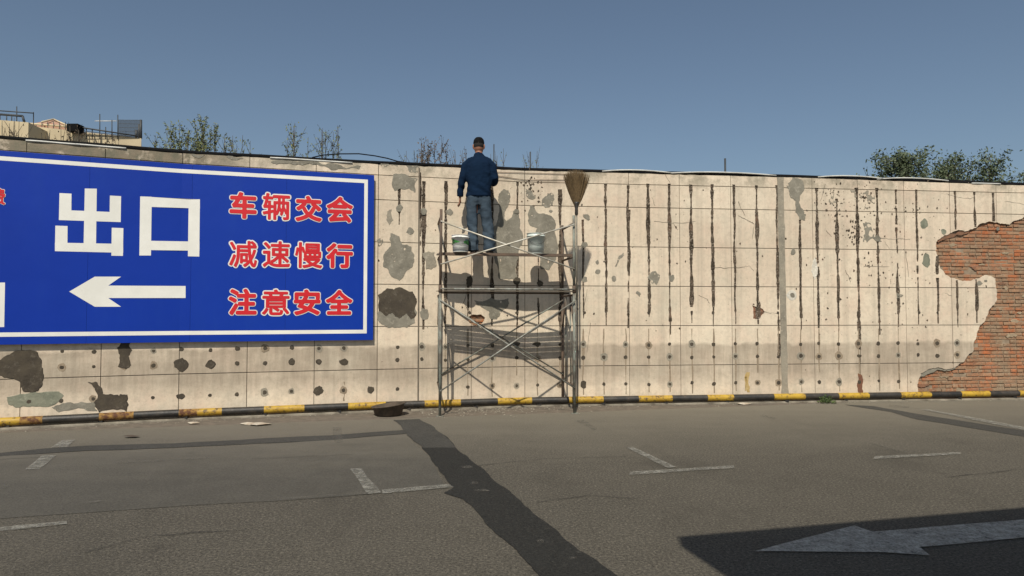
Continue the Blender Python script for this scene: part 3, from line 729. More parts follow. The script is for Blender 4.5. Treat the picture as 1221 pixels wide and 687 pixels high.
# ------------------------------------------------------------------ scaffold
F0 = G(524.5, 496.5); F1 = G(685, 493); U = (F1-F0).normalized(); LN = (F1-F0).length; NV = Vector((-U.y, U.x, 0)); DEP = .80
print('scaffold', F0, F1, LN, 'wall dist', [(P3(W(x, 400)[0], 0)-f).dot(NV) for x, f in ((524, F0), (685, F1))])
def SP(a, d, z): return F0+U*a+NV*d+Vector((0, 0, z))
GALV = simple('dirty_galvanised_tube', (.33, .34, .31), (.16, .14, .11), .6, .25, scale=5, bump=.2, obj=False, stretch=(3, 3, 1))
GREY = simple('grey_green_frame_paint', (.23, .25, .215), (.12, .10, .08), .65, .15, scale=6, bump=.3, obj=False, lo=.4, hi=.62)
BRN = simple('rusty_frame_paint', (.085, .065, .05), (.15, .10, .07), .8, .1, scale=7, bump=.3, obj=False)
PLK = simple('grey_scaffold_plank', (.22, .19, .15), (.10, .08, .065), .85, scale=5, bump=.4, obj=False)
LITE = simple('bright_brace_tube', (.62, .60, .53), (.40, .36, .28), .5, .3, scale=8, bump=.1, obj=False)
RAD = .021; Z1 = 1.86; Z2 = 2.98
scf = thing('scaffold', 'two-lift metal frame scaffold with cross braces standing against the cream wall', 'scaffold', SP(LN/2, DEP/2, 0))
def bar(name, p, q, r, m, n=8, parent=scf): return MB().tube([p, q], r, n).build(name, m, parent, True)
for a, zt2 in ((0, 3.04), (LN, 2.99)):
    for d in (0, DEP):
        m1, m2 = (GREY, BRN) if a == 0 else (GREY, BRN)
        bar('post', SP(a, d, .0), SP(a, d, Z1), RAD, GREY if d == 0 else BRN)
        bar('post', SP(a, d, Z1+.001), SP(a+(0 if a else .008), d, zt2-(0 if d == 0 else .05)), RAD*.98, BRN if a == 0 or d > 0 else GREY)
        bar('coupling', SP(a, d, Z1-.05), SP(a, d, Z1+.06), RAD*1.3, BRN)
        MB().box(SP(a, d, .004+(0.035 if d else 0)), .11, .11, .008).build('base_plate', GREY, scf) if d == 0 else None
    for z in (.42, 1.78): bar('rung', SP(a, .02, z), SP(a, DEP-.02, z), .016, BRN)
    for z in (2.36, zt2-.12): bar('rung', SP(a, .02, z), SP(a, DEP-.02, z), .017, BRN)
    # inner ladder leg of the frame with sloping knees
    bar('knee_brace', SP(a, .02, 1.30), SP(a, .26, 1.77), .012, BRN); bar('knee_brace', SP(a, DEP-.02, 1.30), SP(a, DEP-.26, 1.77), .012, BRN)
    bar('inner_leg', SP(a, .22, .43), SP(a, .26, 1.77), .012, GREY); bar('inner_leg', SP(a, DEP-.22, .43), SP(a, DEP-.26, 1.77), .012, GREY)
dF, dR = -.028, DEP-.03
def cross(d, z0, z1, m, zz0=None, zz1=None):
    bar('cross_brace', SP(.0, d, z1), SP(LN, d-.0, zz0 or z0), .0115, m); bar('cross_brace', SP(.0, d-.024, z0), SP(LN, d-.024, zz1 or z1), .0115, m)
def sz(px, py, d=0):  # height on the front plane of the scaffold
    r = ray(px, py); t = ((F0-Vector((0, 0, 0))).dot(NV)+d)/(r.dot(NV)); return CAMZ+r.z*t
cross(dF, sz(529, 315.5), sz(527, 264), LITE, sz(682, 321), sz(683, 268))
cross(dF, sz(527, 466), sz(527, 358), GALV, sz(681, 462.7), sz(681, 359))
cross(dR, .52, 1.72, GREY)
bar('ledger', SP(0, dF, 1.865), SP(LN, dF, 1.865), .013, GALV); bar('ledger', SP(0, .33, 1.815), SP(LN, .33, 1.815), .013, BRN)
for k in range(5):
    d = .045+k*.068; MB().box(SP(LN/2+random.uniform(-.03, .03), d, 1.838), LN+.06, .055, .010, Matrix.Rotation(math.atan2(U.y, U.x), 3, 'Z').to_4x4() @ Matrix.Rotation(random.uniform(-.004, .004), 4, 'Z')).build('plank', PLK, scf)
ZP = 2.42; PD0 = .23
for k in range(4):
    d = PD0+k*.095; MB().box(SP(LN/2+random.uniform(-.02, .02), d, ZP-(.02 if k == 0 else .009)), LN+.04, .080, .04 if k == 0 else .018, Matrix.Rotation(math.atan2(U.y, U.x), 3, 'Z').to_4x4() @ Matrix.Rotation(random.uniform(-.003, .003), 4, 'Z')).build('plank', BRN if k == 0 else PLK, scf)

# ------------------------------------------------------------------ buckets
def on_plat(px, d, z=ZP):   # a along the scaffold for a pixel column at depth d
    r = ray(px, 300); o = F0+NV*d; t = o.dot(NV)/r.dot(NV); q = Vector((r.x*t, r.y*t, 0)); return (q-o).dot(U)
TUB = simple('white_bucket_plastic', (.92, .92, .88), (.86, .86, .81), .4, scale=9, bump=.05)
TEAL = simple('pale_teal_bucket_plastic', (.68, .74, .70), (.55, .63, .59), .4, scale=9, bump=.05)
GRN = simple('green_label', (.03, .16, .03), (.06, .24, .05), .5, scale=25, bump=0); DBL = simple('dark_blue_label', (.04, .07, .10), None, .5)
WIRE = simple('wire', (.12, .12, .12), None, .4, .8)
def bucket(px, d, h, r, body, label, labelled):
    q = SP(on_plat(px, d), d, ZP+.001)
    b = thing('paint_bucket', label, 'bucket', q, 'paint buckets on the upper scaffold deck')
    MB().lathe(q, [(.001, .004), (r*.86, .004), (r*.88, .012), (r*.985, h*.84), (r*1.05, h*.84), (r*1.05, h*.88), (r*1.0, h*.885), (r*1.02, h*.985), (r*1.07, h*.99), (r*1.07, h), (r*.98, h), (r*.94, h*.7), (r*.9, .02), (.001, .02)], 32).build('tub', body, b, True)
    MB().lathe(q, [(r*.945, h*.68), (.001, h*.68)], 24).build('mortar_fill', P_MID, b)
    pts = []
    for k in range(13):
        a = math.pi*k/12; pts.append(q+U*(r*1.06*math.cos(a))-NV*(r*1.02*math.sin(a)+.004)+Vector((0, 0, h*.84-.38*h*math.sin(a))))
    MB().tube(pts, .0035, 6).build('handle', WIRE, b, True)
    if labelled:
        def lab(a0, a1, f0, f1, mat, nm):
            V = []; Fs = []; n = 8
            for i in range(n+1):
                a = a0+(a1-a0)*i/n; z0, z1 = f0(i/n)*h, f1(i/n)*h
                for z in (z0, z1): rr = r*(.88+.105*z/(h*.84))+.0025; V.append(q+U*(rr*math.cos(a))-NV*(rr*math.sin(a))+Vector((0, 0, z)))
            for i in range(n): Fs.append((2*i, 2*i+2, 2*i+3, 2*i+1))
            wpart(nm, V, Fs, mat, b)
        lab(R(172), R(100), lambda t: .46+.10*t, lambda t: .80-.20*t, GRN, 'label'); lab(R(70), R(15), lambda t: .5-.1*t, lambda t: .62+.12*t, GRN, 'label')
        lab(R(160), R(25), lambda t: .08, lambda t: .115, DBL, 'label'); lab(R(60), R(30), lambda t: .66, lambda t: .74, DBL, 'label')
    return b
bucket(549, .22, .262, .130, TUB, 'white paint bucket with green label beside the worker on the scaffold', True)
bucket(639, .36, .325, .138, TEAL, 'pale teal mortar bucket with wire handle right of the worker on the scaffold', False)

# ------------------------------------------------------------------ broom
STRAW = simple('straw', (.20, .135, .065), (.12, .08, .04), .9, scale=40, rnd=0, bump=0, obj=False)
WOODH = simple('broom_handle_wood', (.26, .24, .19), (.16, .14, .11), .7, scale=14)
bq = SP(LN+.03, -.05, 1.7)
br = thing('broom', 'upturned straw broom tied to the right scaffold post with bristles up', 'broom', bq)
def zf(py): return sz(686, py)
MB().tube([bq, SP(LN+.028, -.052, zf(238))], .014, 8).build('handle', WOODH, br, True)
mb = MB(); cbx = SP(LN+.028, -.052, 0); zb0, zt0 = zf(248), zf(203)
for k in range(620):
    a = random.uniform(0, 2*math.pi); rr = math.sqrt(random.random()); bx, by = rr*math.cos(a), rr*math.sin(a)
    L = 1-.16*rr*rr+random.uniform(-.10, .03); tip = Vector((bx*.215, by*.085, 0))
    pts = []
    for t in (0, .3, .6, 1):
        f = t**.85; w_ = (.09*(1-f)+f)
        pts.append(cbx+U*(tip.x*w_+random.uniform(-.006, .006)*t+.0)+NV*(tip.y*w_)+Vector((0, 0, zb0+(zt0-zb0)*t*L)))
    mb.tube(pts, [.0035, .003, .0028, .0012], 3, False)
tag(mb.build('bristles', STRAW, br), kind='stuff')
MB().lathe(Vector((cbx.x, cbx.y, zb0-.12)), [(.018, 0), (.026, .02), (.024, .1), (.034, .17), (.042, .2), (.02, .2)], 14).build('binding', BLK, br, True)

# ------------------------------------------------------------------ rubber basin, litter, rubble
bp_ = G(460, 498); bp_.y += .22
RUB = simple('black_rubber', (.045, .035, .025), (.09, .065, .045), .8, scale=10)
ba = thing('rubber_basin', 'old black rubber mixing basin lying on the road at the foot of the wall', 'basin', bp_)
mb = MB().lathe(bp_, [(.001, .003), (.17, .003), (.20, .02), (.23, .14), (.255, .15), (.25, .162), (.222, .155), (.19, .035), (.001, .03)], 28)
for v in mb.v: v.z = max(v.z+(v.x-bp_.x)*.12*min(1, v.z/.12), .002)
mb.build('basin_body', RUB, ba, True)
MB().lathe(bp_+Vector((0, 0, .06)), [(.195, 0), (.1, .015), (.001, .02)], 16).build('dry_mortar', P_MID, ba, True)
LITT = simple('faded_litter', (.50, .46, .38), (.36, .28, .2), .8, scale=20)
for i, (x, y, l, lab) in enumerate(((295, 506.5, .14, 'pale torn paper scrap on the road below the sign'), (312, 507, .2, 'crumpled brown wrapper on the road by the rail below the sign'), (887, 482.5, .16, 'white crumpled plastic scrap under the rail right of the scaffold'), (156, 522, .13, 'dark flat scrap on the road at the left'), (230, 506, .10, 'small pale scrap beside the rail at the left'))):
    q = G(x, y); V = []; n = 7
    V.append(q+Vector((0, 0, .035)))
    for k in range(n): a = 2*math.pi*k/n; V.append(q+Vector((math.cos(a)*l*random.uniform(.5, 1), math.sin(a)*l*.6*random.uniform(.5, 1), random.uniform(.002, .03))))
    n0 = len(V); V += [v-Vector((0, 0, .0015)) for v in V]
    fs = [(0, 1+k, 1+(k+1) % n) for k in range(n)]; fs += [tuple(n0+i_ for i_ in f[::-1]) for f in fs]
    tag(wpart('litter', V, fs, RUB if i == 3 else LITT), lab, 'litter')
mb = MB()
PEB = simple('mortar_crumbs', (.34, .31, .25), (.20, .175, .135), .95, scale=20, obj=False)
for k in range(700):
    px = random.gauss(575, 55) if k < 330 else random.uniform(0, 1240)
    s = W(px, 480, .2)[0]; d = .17+abs(random.gauss(0,   .34 if k < 330 else .12)); r = random.choice([.005, .007, .009, .013, .016 if k < 330 else .009])
    c = P3(s, r*.4, d); n = len(mb.v)
    for v in ((1, 0, 0), (0, 1, 0), (-1, 0, 0), (0, -1, 0), (0, 0, .8)): mb.v.append(c+Vector([q*r*random.uniform(.6, 1.3) for q in v]))
    mb.v[-1].z = c.z+r*.6
    for f in ((0, 1, 4), (1, 2, 4), (2, 3, 4), (3, 0, 4)): mb.f.append([n+i for i in f]); mb.m.append(0)
tag(mb.build('rubble', PEB), 'pale crumbs of fallen plaster scattered along the foot of the wall', 'rubble', kind='stuff')
# weeds by the rail
LEAF = simple('weed_leaf', (.05, .09, .025), (.10, .13, .04), .7, scale=10, bump=0, obj=False)
DRYL = simple('dry_stem', (.16, .13, .08), (.10, .08, .05), .8, scale=10, bump=0, obj=False)
def leafquad(mb, c, l, wd, dirv=None, mi=0):
    d = dirv or Vector((random.gauss(0, 1), random.gauss(0, 1), random.gauss(0, 1))).normalized()
    u = d.orthogonal().normalized(); u.rotate(Matrix.Rotation(random.uniform(0, 6.28), 3, d)); n = len(mb.v)
    mb.v += [c, c+d*l*.5+u*wd*.5, c+d*l, c+d*l*.5-u*wd*.5]; mb.f.append([n, n+1, n+2, n+3]); mb.m.append(mi)
for i, (px, py, r, lab) in enumerate(((985, 481, .16, 'small green weed growing under the rail right of the grey joint'), (409, 489, .08, 'tiny weed on the rail below the sign corner'))):
    q = G(px, py); wd = thing('weed', lab, 'weed', q); mb = MB()
    for k in range(120):
        dv = Vector((random.gauss(0, 1), random.gauss(0, .7), random.uniform(.1, 1))).normalized(); leafquad(mb, q+dv*r*random.uniform(.1, .8), .05, .025, dv)
    mb.build('leaves', LEAF, wd)
    mb = MB()
    for k in range(7): mb.tube([q, q+Vector((random.gauss(0, .4), random.gauss(0, .3), .7)).normalized()*r*.8], .003, 4)
    mb.build('stem', LEAF, wd)

# ------------------------------------------------------------------ cables and flashing on the wall top
CAB = simple('black_cable', (.006, .006, .007), (.012, .012, .012), .95, scale=10, spec=.1)
WFL = simple('white_conduit', (.62, .62, .58), (.45, .44, .4), .5, scale=6)
def cable(name, pts, r, mat, label, cat='cable', group=None):
    mb = MB().tube(pts, r, 6); o = mb.build(name, mat, None, True); tag(o, label, cat, group); return o
pts = []
for i in range(150):
    s = .1+(SMAX-.2)*i/149; q = P3(s, ztop(s)+.022+.010*noise.noise(Vector((s*.9, 0, 0))), -.035+.03*noise.noise(Vector((s*.7, 4, 0)))); pts.append(q)
cable('black_cable', pts, .032, CAB, 'thick black cable lying along the whole top of the wall')
pts = [P3(s, ztop(s)+.045+.03*noise.noise(Vector((s*.6, 9, 0))), -.09+.03*noise.noise(Vector((s*.9, 2, 0)))) for s in [.1+(SMAX-.2)*i/119 for i in range(120)]]
cable('black_cable', pts, .014, CAB, 'thinner black cable running behind the thick one on the wall top')
for xs, lab in (((30, 95, .0), 'white conduit piece under the cable at the far left of the wall top'), ((83, 150, 0), 'white conduit piece on the wall top above the left end of the sign'), ((322, 420, 0), 'white conduit piece on the wall top above the red lettering'), ((718, 800, 0), 'white conduit piece on the wall top right of the broom'), ((800, 925, 0), 'white conduit piece on the wall top left of the grey joint'), ((975, 1052, 0), 'white conduit piece on the wall top right of the grey joint'), ((1045, 1130, 0), 'white conduit piece on the wall top in front of the trees'), ((1158, 1192, 0), 'short white conduit piece on the wall top at the far right')):
    a, b = Sx(xs[0], 200), Sx(xs[1], 200); up = .05 if xs[0] in (718, 800, 975, 1045) else .004
    pts = [P3(a+(b-a)*k/8, ztop(a)+up*math.sin(math.pi*(k+1)/10)+.004, .004+.006*math.sin(k)) for k in range(9)]
    cable('white_conduit', pts, .012, WFL, lab, 'conduit', 'white conduit pieces along the wall top')
lp = []
for x, y in ((372, 188), (385, 185), (405, 183.5), (428, 183.5), (447, 186), (462, 189), (474, 192.5), (490, 194.5)):
    s, z = W(x, y, -.05); lp.append(P3(s, z, -.05+random.uniform(-.01, .01)))
cable('black_cable', lp, .009, CAB, 'thin black cable looping up off the wall top above the sign corner')
for i, (ya, yb, lab) in enumerate(((205, 208.5, 'upper thin wire sagging along the wall between worker and broom'), (209, 214.5, 'lower thin wire sagging along the wall between worker and broom'))):
    pts = []
    for k in range(12):
        x = 588+(692-588)*k/11; y = ya+(yb-ya)*min(1, k/4) if i else ya+(yb-ya)*k/11
        s, z = W(x, y+random.uniform(-.2, .2), .012); pts.append(P3(s, z, .012))
    cable('wire', pts, .004, BRN, lab, 'wire')

# ------------------------------------------------------------------ worker
def loft(V, Fs, rings, n=16):
    """rings: (centre, rx, ry, axis-x) ; closed ends"""
    b = len(V)
    C_ = [Vector(r[0]) for r in rings]
    for i, r in enumerate(rings):
        t = (C_[min(i+1, len(C_)-1)]-C_[max(i-1, 0)]).normalized()
        ax = Vector(r[3]) if len(r) > 3 else Vector((1, 0, 0)); ax = (ax-t*ax.dot(t)).normalized(); ay = t.cross(ax)
        for k in range(n):
            a = 2*math.pi*k/n; V.append(C_[i]+ax*(r[1]*math.cos(a))+ay*(r[2]*math.sin(a)))
    for i in range(len(rings)-1):
        for k in range(n): Fs.append((b+i*n+k, b+i*n+(k+1) % n, b+(i+1)*n+(k+1) % n, b+(i+1)*n+k))
    Fs.append(tuple(b+k for k in range(n))[::-1]); Fs.append(tuple(b+(len(rings)-1)*n+k for k in range(n)))
def remeshed(name, V, Fs, mat, parent, vox=.012, smooth=6, fold=None):
    me = bpy.data.meshes.new(name); me.from_pydata([tuple(v) for v in V], [], Fs); me.update()
    o = link(bpy.data.objects.new('tmp', me))
    m = o.modifiers.new('r', 'REMESH'); m.mode = 'VOXEL'; m.voxel_size = vox
    if smooth: q = o.modifiers.new('s', 'SMOOTH'); q.factor = .5; q.iterations = smooth
    bpy.context.view_layer.update()
    m2 = bpy.data.meshes.new_from_object(o.evaluated_get(bpy.context.evaluated_depsgraph_get()))
    bpy.data.objects.remove(o); bpy.data.meshes.remove(me)
    if fold:
        nr = [v.normal.copy() for v in m2.vertices]
        for v, nn in zip(m2.vertices, nr): v.co += nn*fold(v.co)
    m2.materials.clear(); m2.materials.append(mat); m2.name = name
    m2.polygons.foreach_set('use_smooth', [True]*len(m2.polygons)); m2.update()
    return add(name, m2, parent)
SKIN = simple('weathered_skin', (.33, .155, .095), (.26, .115, .07), .55, scale=30, bump=.1)
JACK = simple('navy_jacket_cloth', (.005, .014, .034), (.006, .017, .040), .95, scale=5, bump=.08, spec=.08)
JEAN = simple('faded_blue_jeans', (.060, .082, .105), (.036, .054, .076), .95, scale=4, bump=.1, spec=.1)
CAP = simple('black_cap_cloth', (.006, .006, .007), (.011, .011, .011), .95, scale=30, spec=.08)
SHOE = simple('black_shoe', (.02, .02, .022), (.04, .035, .03), .9, scale=20, spec=.1)
PDd = PD0+.16
fa = on_plat(571.5, PDd)
ppos = SP(fa, PDd, ZP-.012)
per = thing('person', 'man in black cap, navy jacket and blue jeans standing on the scaffold facing the wall', 'person', ppos, rz=math.atan2(U.y, U.x)-R(9)); per.scale = (1.03, 1.03, 1.045)
V = []; Fs = []
# body: torso, neck, head
loft(V, Fs, [((-.01, 0, .80), .14, .10), ((-.01, 0, .90), .155, .11), ((0, 0, 1.02), .135, .10), ((.005, .01, 1.2), .145, .10), ((.0, .01, 1.33), .135, .095), ((-.005, .012, 1.41), .085, .07), ((-.01, .02, 1.475), .062, .06), ((-.012, .03, 1.53), .052, .056), ((-.012, .04, 1.57), .05, .056)])
loft(V, Fs, [((-.012, .055, 1.50), .03, .035), ((-.012, .052, 1.535), .058, .068), ((-.012, .045, 1.58), .072, .088), ((-.012, .04, 1.63), .077, .096), ((-.012, .038, 1.68), .074, .094), ((-.012, .038, 1.72), .056, .072), ((-.012, .038, 1.742), .02, .03)], 20)
loft(V, Fs, [((-.012, .125, 1.64), .009, .01), ((-.012, .148, 1.605), .014, .014), ((-.012, .135, 1.59), .016, .01)], 8)      # nose
loft(V, Fs, [((-.035, .122, 1.562), .006, .006, (0, 0, 1)), ((-.012, .132, 1.563), .009, .008, (0, 0, 1)), ((.011, .122, 1.562), .006, .006, (0, 0, 1))], 8)  # lips
for sx in (-1, 1):
    loft(V, Fs, [((-.012+sx*.076, .035, 1.575), .008, .012), ((-.012+sx*.086, .028, 1.605), .009, .02), ((-.012+sx*.086, .025, 1.635), .009, .018), ((-.012+sx*.078, .03, 1.65), .006, .01)], 8)
    hip = -.01+sx*.085
legs = {-1: [((-.085, .0, .86), .095, .10), ((-.10, .01, .70), .085, .09), ((-.098, .02, .48), .062, .066), ((-.092, 0, .36), .058, .062), ((-.085, -.02, .1), .04, .045)],
        1: [((.065, .0, .86), .095, .10), ((.085, .01, .70), .085, .09), ((.112, .02, .48), .062, .066), ((.13, 0, .36), .058, .062), ((.152, -.02, .1), .04, .045)]}
for sx in (-1, 1):
    loft(V, Fs, legs[sx]); fx = legs[sx][-1][0][0]
    loft(V, Fs, [((fx, -.06, .055), .036, .035), ((fx, .03, .05), .04, .035), ((fx+sx*.02, .14, .035), .042, .022)], 12)
armL = [((-.135, .01, 1.385), .045, .05), ((-.203, 0, 1.32), .05, .055), ((-.25, -.015, 1.14), .042, .046), ((-.262, .0, 1.08), .038, .042), ((-.285, .03, .94), .03, .034), ((-.292, .04, .87), .025, .03)]
armR = [((.128, .01, 1.38), .045, .05), ((.193, .0, 1.31), .05, .055), ((.225, -.01, 1.13), .042, .046), ((.215, .06, 1.08), .038, .042), ((.17, .22, 1.11), .03, .033), ((.155, .28, 1.125), .024, .028)]
loft(V, Fs, armL); loft(V, Fs, armR)
def hand(V, Fs, wr, ax_dir, side, thumbdir):
    d = Vector(ax_dir).normalized(); s_ = Vector(side).normalized(); w_ = Vector(wr); nn = d.cross(s_)
    loft(V, Fs, [(w_, .024, .018, s_), (w_+d*.035, .038, .016, s_), (w_+d*.08, .042, .015, s_), (w_+d*.095, .038, .012, s_)], 10)
    for i, L in enumerate((.062, .074, .068, .052)):
        b_ = w_+d*.088+s_*(-.030+i*.020); c1 = b_+d*L*.5+nn*(.006+.004*i); c2 = b_+d*L*.85+nn*(.022+.005*i)
        loft(V, Fs, [(b_, .0095, .0095, s_), (c1, .009, .009, s_), (c2, .0075, .0075, s_)], 8)
    t0 = w_+d*.025-s_*.028; loft(V, Fs, [(t0, .012, .012, d), (t0+Vector(thumbdir)*.035, .011, .011, d), (t0+Vector(thumbdir)*.06+d*.012, .009, .009, d)], 8)
hand(V, Fs, (-.295, .045, .865), (-.02, .08, -1), (0, -1, -.05), (.1, .75, -.65))
hand(V, Fs, (.152, .29, 1.128), (-.25, 1, .12), (1, .25, 0), (-.6, .6, .3))
remeshed('body', V, Fs, SKIN, per, .0062, 2)
# jacket
def folds(k, amp, zs=1.0):
    def f(c): return amp*(noise.noise(Vector((c.x*k, c.y*k, c.z*k*zs)))+.5*noise.noise(Vector((c.x*k*2.3+5, c.y*k*2.3, c.z*k*2.3*zs))))
    return f
V = []; Fs = []
loft(V, Fs, [((-.02, -.005, .85), .186, .13), ((-.02, -.005, .88), .192, .136), ((-.012, -.004, .95), .180, .138), ((0, .0, 1.05), .187, .14), ((.005, 0, 1.2), .203, .142), ((.004, .005, 1.34), .190, .135), ((-.002, .008, 1.40), .155, .115), ((-.005, .012, 1.445), .108, .09), ((-.01, .02, 1.48), .074, .074), ((-.011, .027, 1.505), .066, .068)], 24)
def fat(arm, k, upto=5, ext=0): return [(p, a+k, b+k) for p, a, b in arm[:upto+ext]]
loft(V, Fs, [((-.08, .01, 1.42), .05, .065)]+fat(armL, .02, 6)); loft(V, Fs, [((.08, .01, 1.42), .05, .065)]+fat(armR, .02, 6))
remeshed('jacket', V, Fs, JACK, per, .009, 7, lambda c: folds(7, .013, .7)(c)+folds(14, .005, 1.4)(c)+.006*math.sin(c.z*38+c.x*22+3*noise.noise(c*5))*max(0, 1-abs(c.z-.95)*5))
V = []; Fs = []
loft(V, Fs, [((-.01, 0, .72), .165, .10), ((-.012, 0, .80), .172, .118), ((-.012, 0, .90), .165, .115), ((-.01, 0, .95), .15, .105)], 20)
for sx in (-1, 1):
    x = [p[0][0] for p in legs[sx]]
    loft(V, Fs, [((x[0]*.98, 0, .86), .10, .112), ((x[1], .005, .70), .098, .108), ((x[2], .01, .5), .088, .092), ((x[3], 0, .36), .086, .09), ((x[4], -.01, .16), .088, .096), ((x[4], -.012, .075), .092, .10), ((x[4], -.012, .05), .09, .098)], 20)
remeshed('trousers', V, Fs, JEAN, per, .009, 4, lambda c: folds(6, .013, .8)(c)+folds(13, .006, 1.3)(c)+.005*math.sin(c.z*44+c.x*30+4*noise.noise(c*4))*(1 if c.z < .45 else .3)-.02*math.exp(-((c.x+.01)/.02)**2)*max(0, min(1, (.86-c.z)*10)))
for sx in (-1, 1):
    V = []; Fs = []
    fx = legs[sx][-1][0][0]
    loft(V, Fs, [((fx, -.085, .05), .03, .035), ((fx, -.06, .052), .042, .05), ((fx, .02, .05), .046, .048), ((fx+sx*.012, .10, .04), .05, .036), ((fx+sx*.02, .165, .03), .042, .026), ((fx+sx*.022, .19, .025), .02, .018)], 14)
    remeshed('shoe', [Vector((v.x, v.y, max(v.z, .002))) for v in V], Fs, SHOE, per, .009, 2)
# cap with short peak, eyes
V = []; Fs = []
loft(V, Fs, [((-.012, .038, 1.645), .083, .102), ((-.012, .038, 1.68), .084, .103), ((-.012, .036, 1.72), .074, .092), ((-.012, .035, 1.748), .048, .062), ((-.012, .035, 1.758), .015, .02)], 24)
loft(V, Fs, [((-.012, .10, 1.66), .07, .008, (1, 0, 0)), ((-.012, .15, 1.655), .068, .006), ((-.012, .195, 1.645), .045, .004)], 14)
remeshed('cap', V, Fs, CAP, per, .0075, 2)
EYE = simple('eye_white', (.6, .58, .52), None, .3)
for sx in (-1, 1): me_ = MB().lathe((-.012+sx*.03, .128, 1.622), [(.001, -.008), (.008, -.004), (.0085, .003), (.001, .008)], 10); add('eye', mesh('eye', me_.v, me_.f, EYE, True), per)
HAIR = simple('short_dark_hair', (.02, .017, .015), None, .8)
V = []; Fs = []
loft(V, Fs, [((-.012, .03, 1.585), .066, .074), ((-.012, .03, 1.615), .0795, .09), ((-.012, .034, 1.66), .081, .1)], 20)
V = [Vector((v.x, min(v.y, .06), v.z)) for v in V]
remeshed('hair', V, Fs, HAIR, per, .007, 2)

# ------------------------------------------------------------------ building behind the wall at the left
CREAM = simple('cream_building_render', (.60, .50, .33), (.50, .41, .27), .9, scale=1.2, obj=False, bump=.1)
ROOFR = simple('red_brown_tiles', (.33, .15, .10), (.45, .33, .24), .8, scale=6, obj=False)
RAILM = simple('dark_railing_steel', (.045, .05, .055), None, .6)
YB = 30.0
b0_ = AT(100, 200, YB); bld = thing('building', 'cream flat-roofed building with rooftop railings rising behind the wall at the left', 'building', (b0_.x, YB, 0))
def prism(name, ptsxy, z0, ztops, mat, parent):
    n = len(ptsxy); V = [(x, y, z0) for x, y in ptsxy]+[(x, y, zt) for (x, y), zt in zip(ptsxy, ztops)]
    Fs = [(i, (i+1) % n, n+(i+1) % n, n+i) for i in range(n)]+[tuple(range(n, 2*n))]
    return wpart(name, V, Fs, mat, parent)
A = AT(-60, 138, 29.0); B = AT(34, 146, 30); 
prism('wall', [(A.x-8, 28), (A.x, 29.0), (B.x, 30), (B.x-1.0, 38), (A.x-9, 38)], 0, [B.z]*5, CREAM, bld)
C1 = AT(34.3, 150, 31.2); D1_ = AT(168.5, 165, 33.2)
prism('wall', [(C1.x, 31.2), (D1_.x, 33.2), (D1_.x*41/33.2+.1, 41), (C1.x-6, 40)], 0, [C1.z, D1_.z, D1_.z, C1.z], CREAM, bld)
def bl(name, x0, y0, Y0, x1, y1, Y1, r, m=RAILM): return bar(name, AT(x0, y0, Y0), AT(x1, y1, Y1), r, m, 5, bld)
bl('railing', -10, 131.5, 30, 40, 135, 30, .025); bl('railing', 0, 136.5, 30, 27, 138.5, 30, .05); bl('railing', 27, 138.5, 30, 29, 146, 30, .05); bl('railing', 20, 127, 30, 20, 146, 30, .02); bl('railing', 40, 134, 30, 40, 150, 31, .02)
for x in (0, 8, 14): bl('railing_post', x, 136.7, 30, x, 146, 30, .02)
bl('railing', 96, 152, 31.9, 165, 162.5, 33.1, .035); bl('railing', 97, 156, 31.9, 164, 164, 33.1, .015)
for x, yt in ((119, 136), (126, 151.5), (133.5, 143), (140.5, 137), (110, 154), (103, 153)):
    bl('railing_post', x, yt, 32+(x-100)*.018, x, 166, 32+(x-100)*.018, .022)
# fine mesh screen on the roof corner
scr = MB()
for k in range(26): x = 141.5+k; scr.tube([AT(x, 143, 33.3), AT(x, 163.5, 33.3)], .012, 4)
for k in range(5): scr.tube([AT(141.5, 143+k*4.5, 33.3), AT(168, 143.5+k*4.5, 33.3)], .01, 4)
scr.build('roof_screen', RAILM, bld)
for x, t in ((162.5, 155), (166, 148), (168, 143)): bl('railing_post', x, t, 33.3, x, 165.5, 33.3, .06)
bl('railing', 113, 144.3, 35, 139, 144.3, 35, .018, WFL)
# little hipped roof and tank
q0, q1, q2, q3 = AT(49, 148, 37), AT(65, 142, 38), AT(80, 150.5, 37), AT(80, 156, 37)
wpart('roof', [AT(36, 148, 36.5), AT(36, 154, 36.5), AT(83, 157, 36.5), AT(82, 151, 36.5), AT(63, 142.5, 38.5), AT(36, 149, 41), AT(84, 151, 41)], [(0, 1, 2, 3), (0, 3, 4), (3, 6, 4), (0, 4, 5), (5, 4, 6)], ROOFR, bld)
for x in (43, 50, 57, 64, 71, 78): bl('railing_post', x, 145.5 if x > 45 else 149, 36.2, x, 158, 36.2, .02)
bl('fascia', 36, 147.5, 36.3, 82, 151.2, 36.3, .05, CREAM); bl('fascia', 50, 145.6, 36.3, 64, 142.3, 38, .05, CREAM); bl('fascia', 64, 142.3, 38, 82, 150.5, 36.4, .05, CREAM)
qt = AT(90, 153.5, 31.8); MB().box(qt, .50, .5, .34).build('water_tank', CAP, bld)

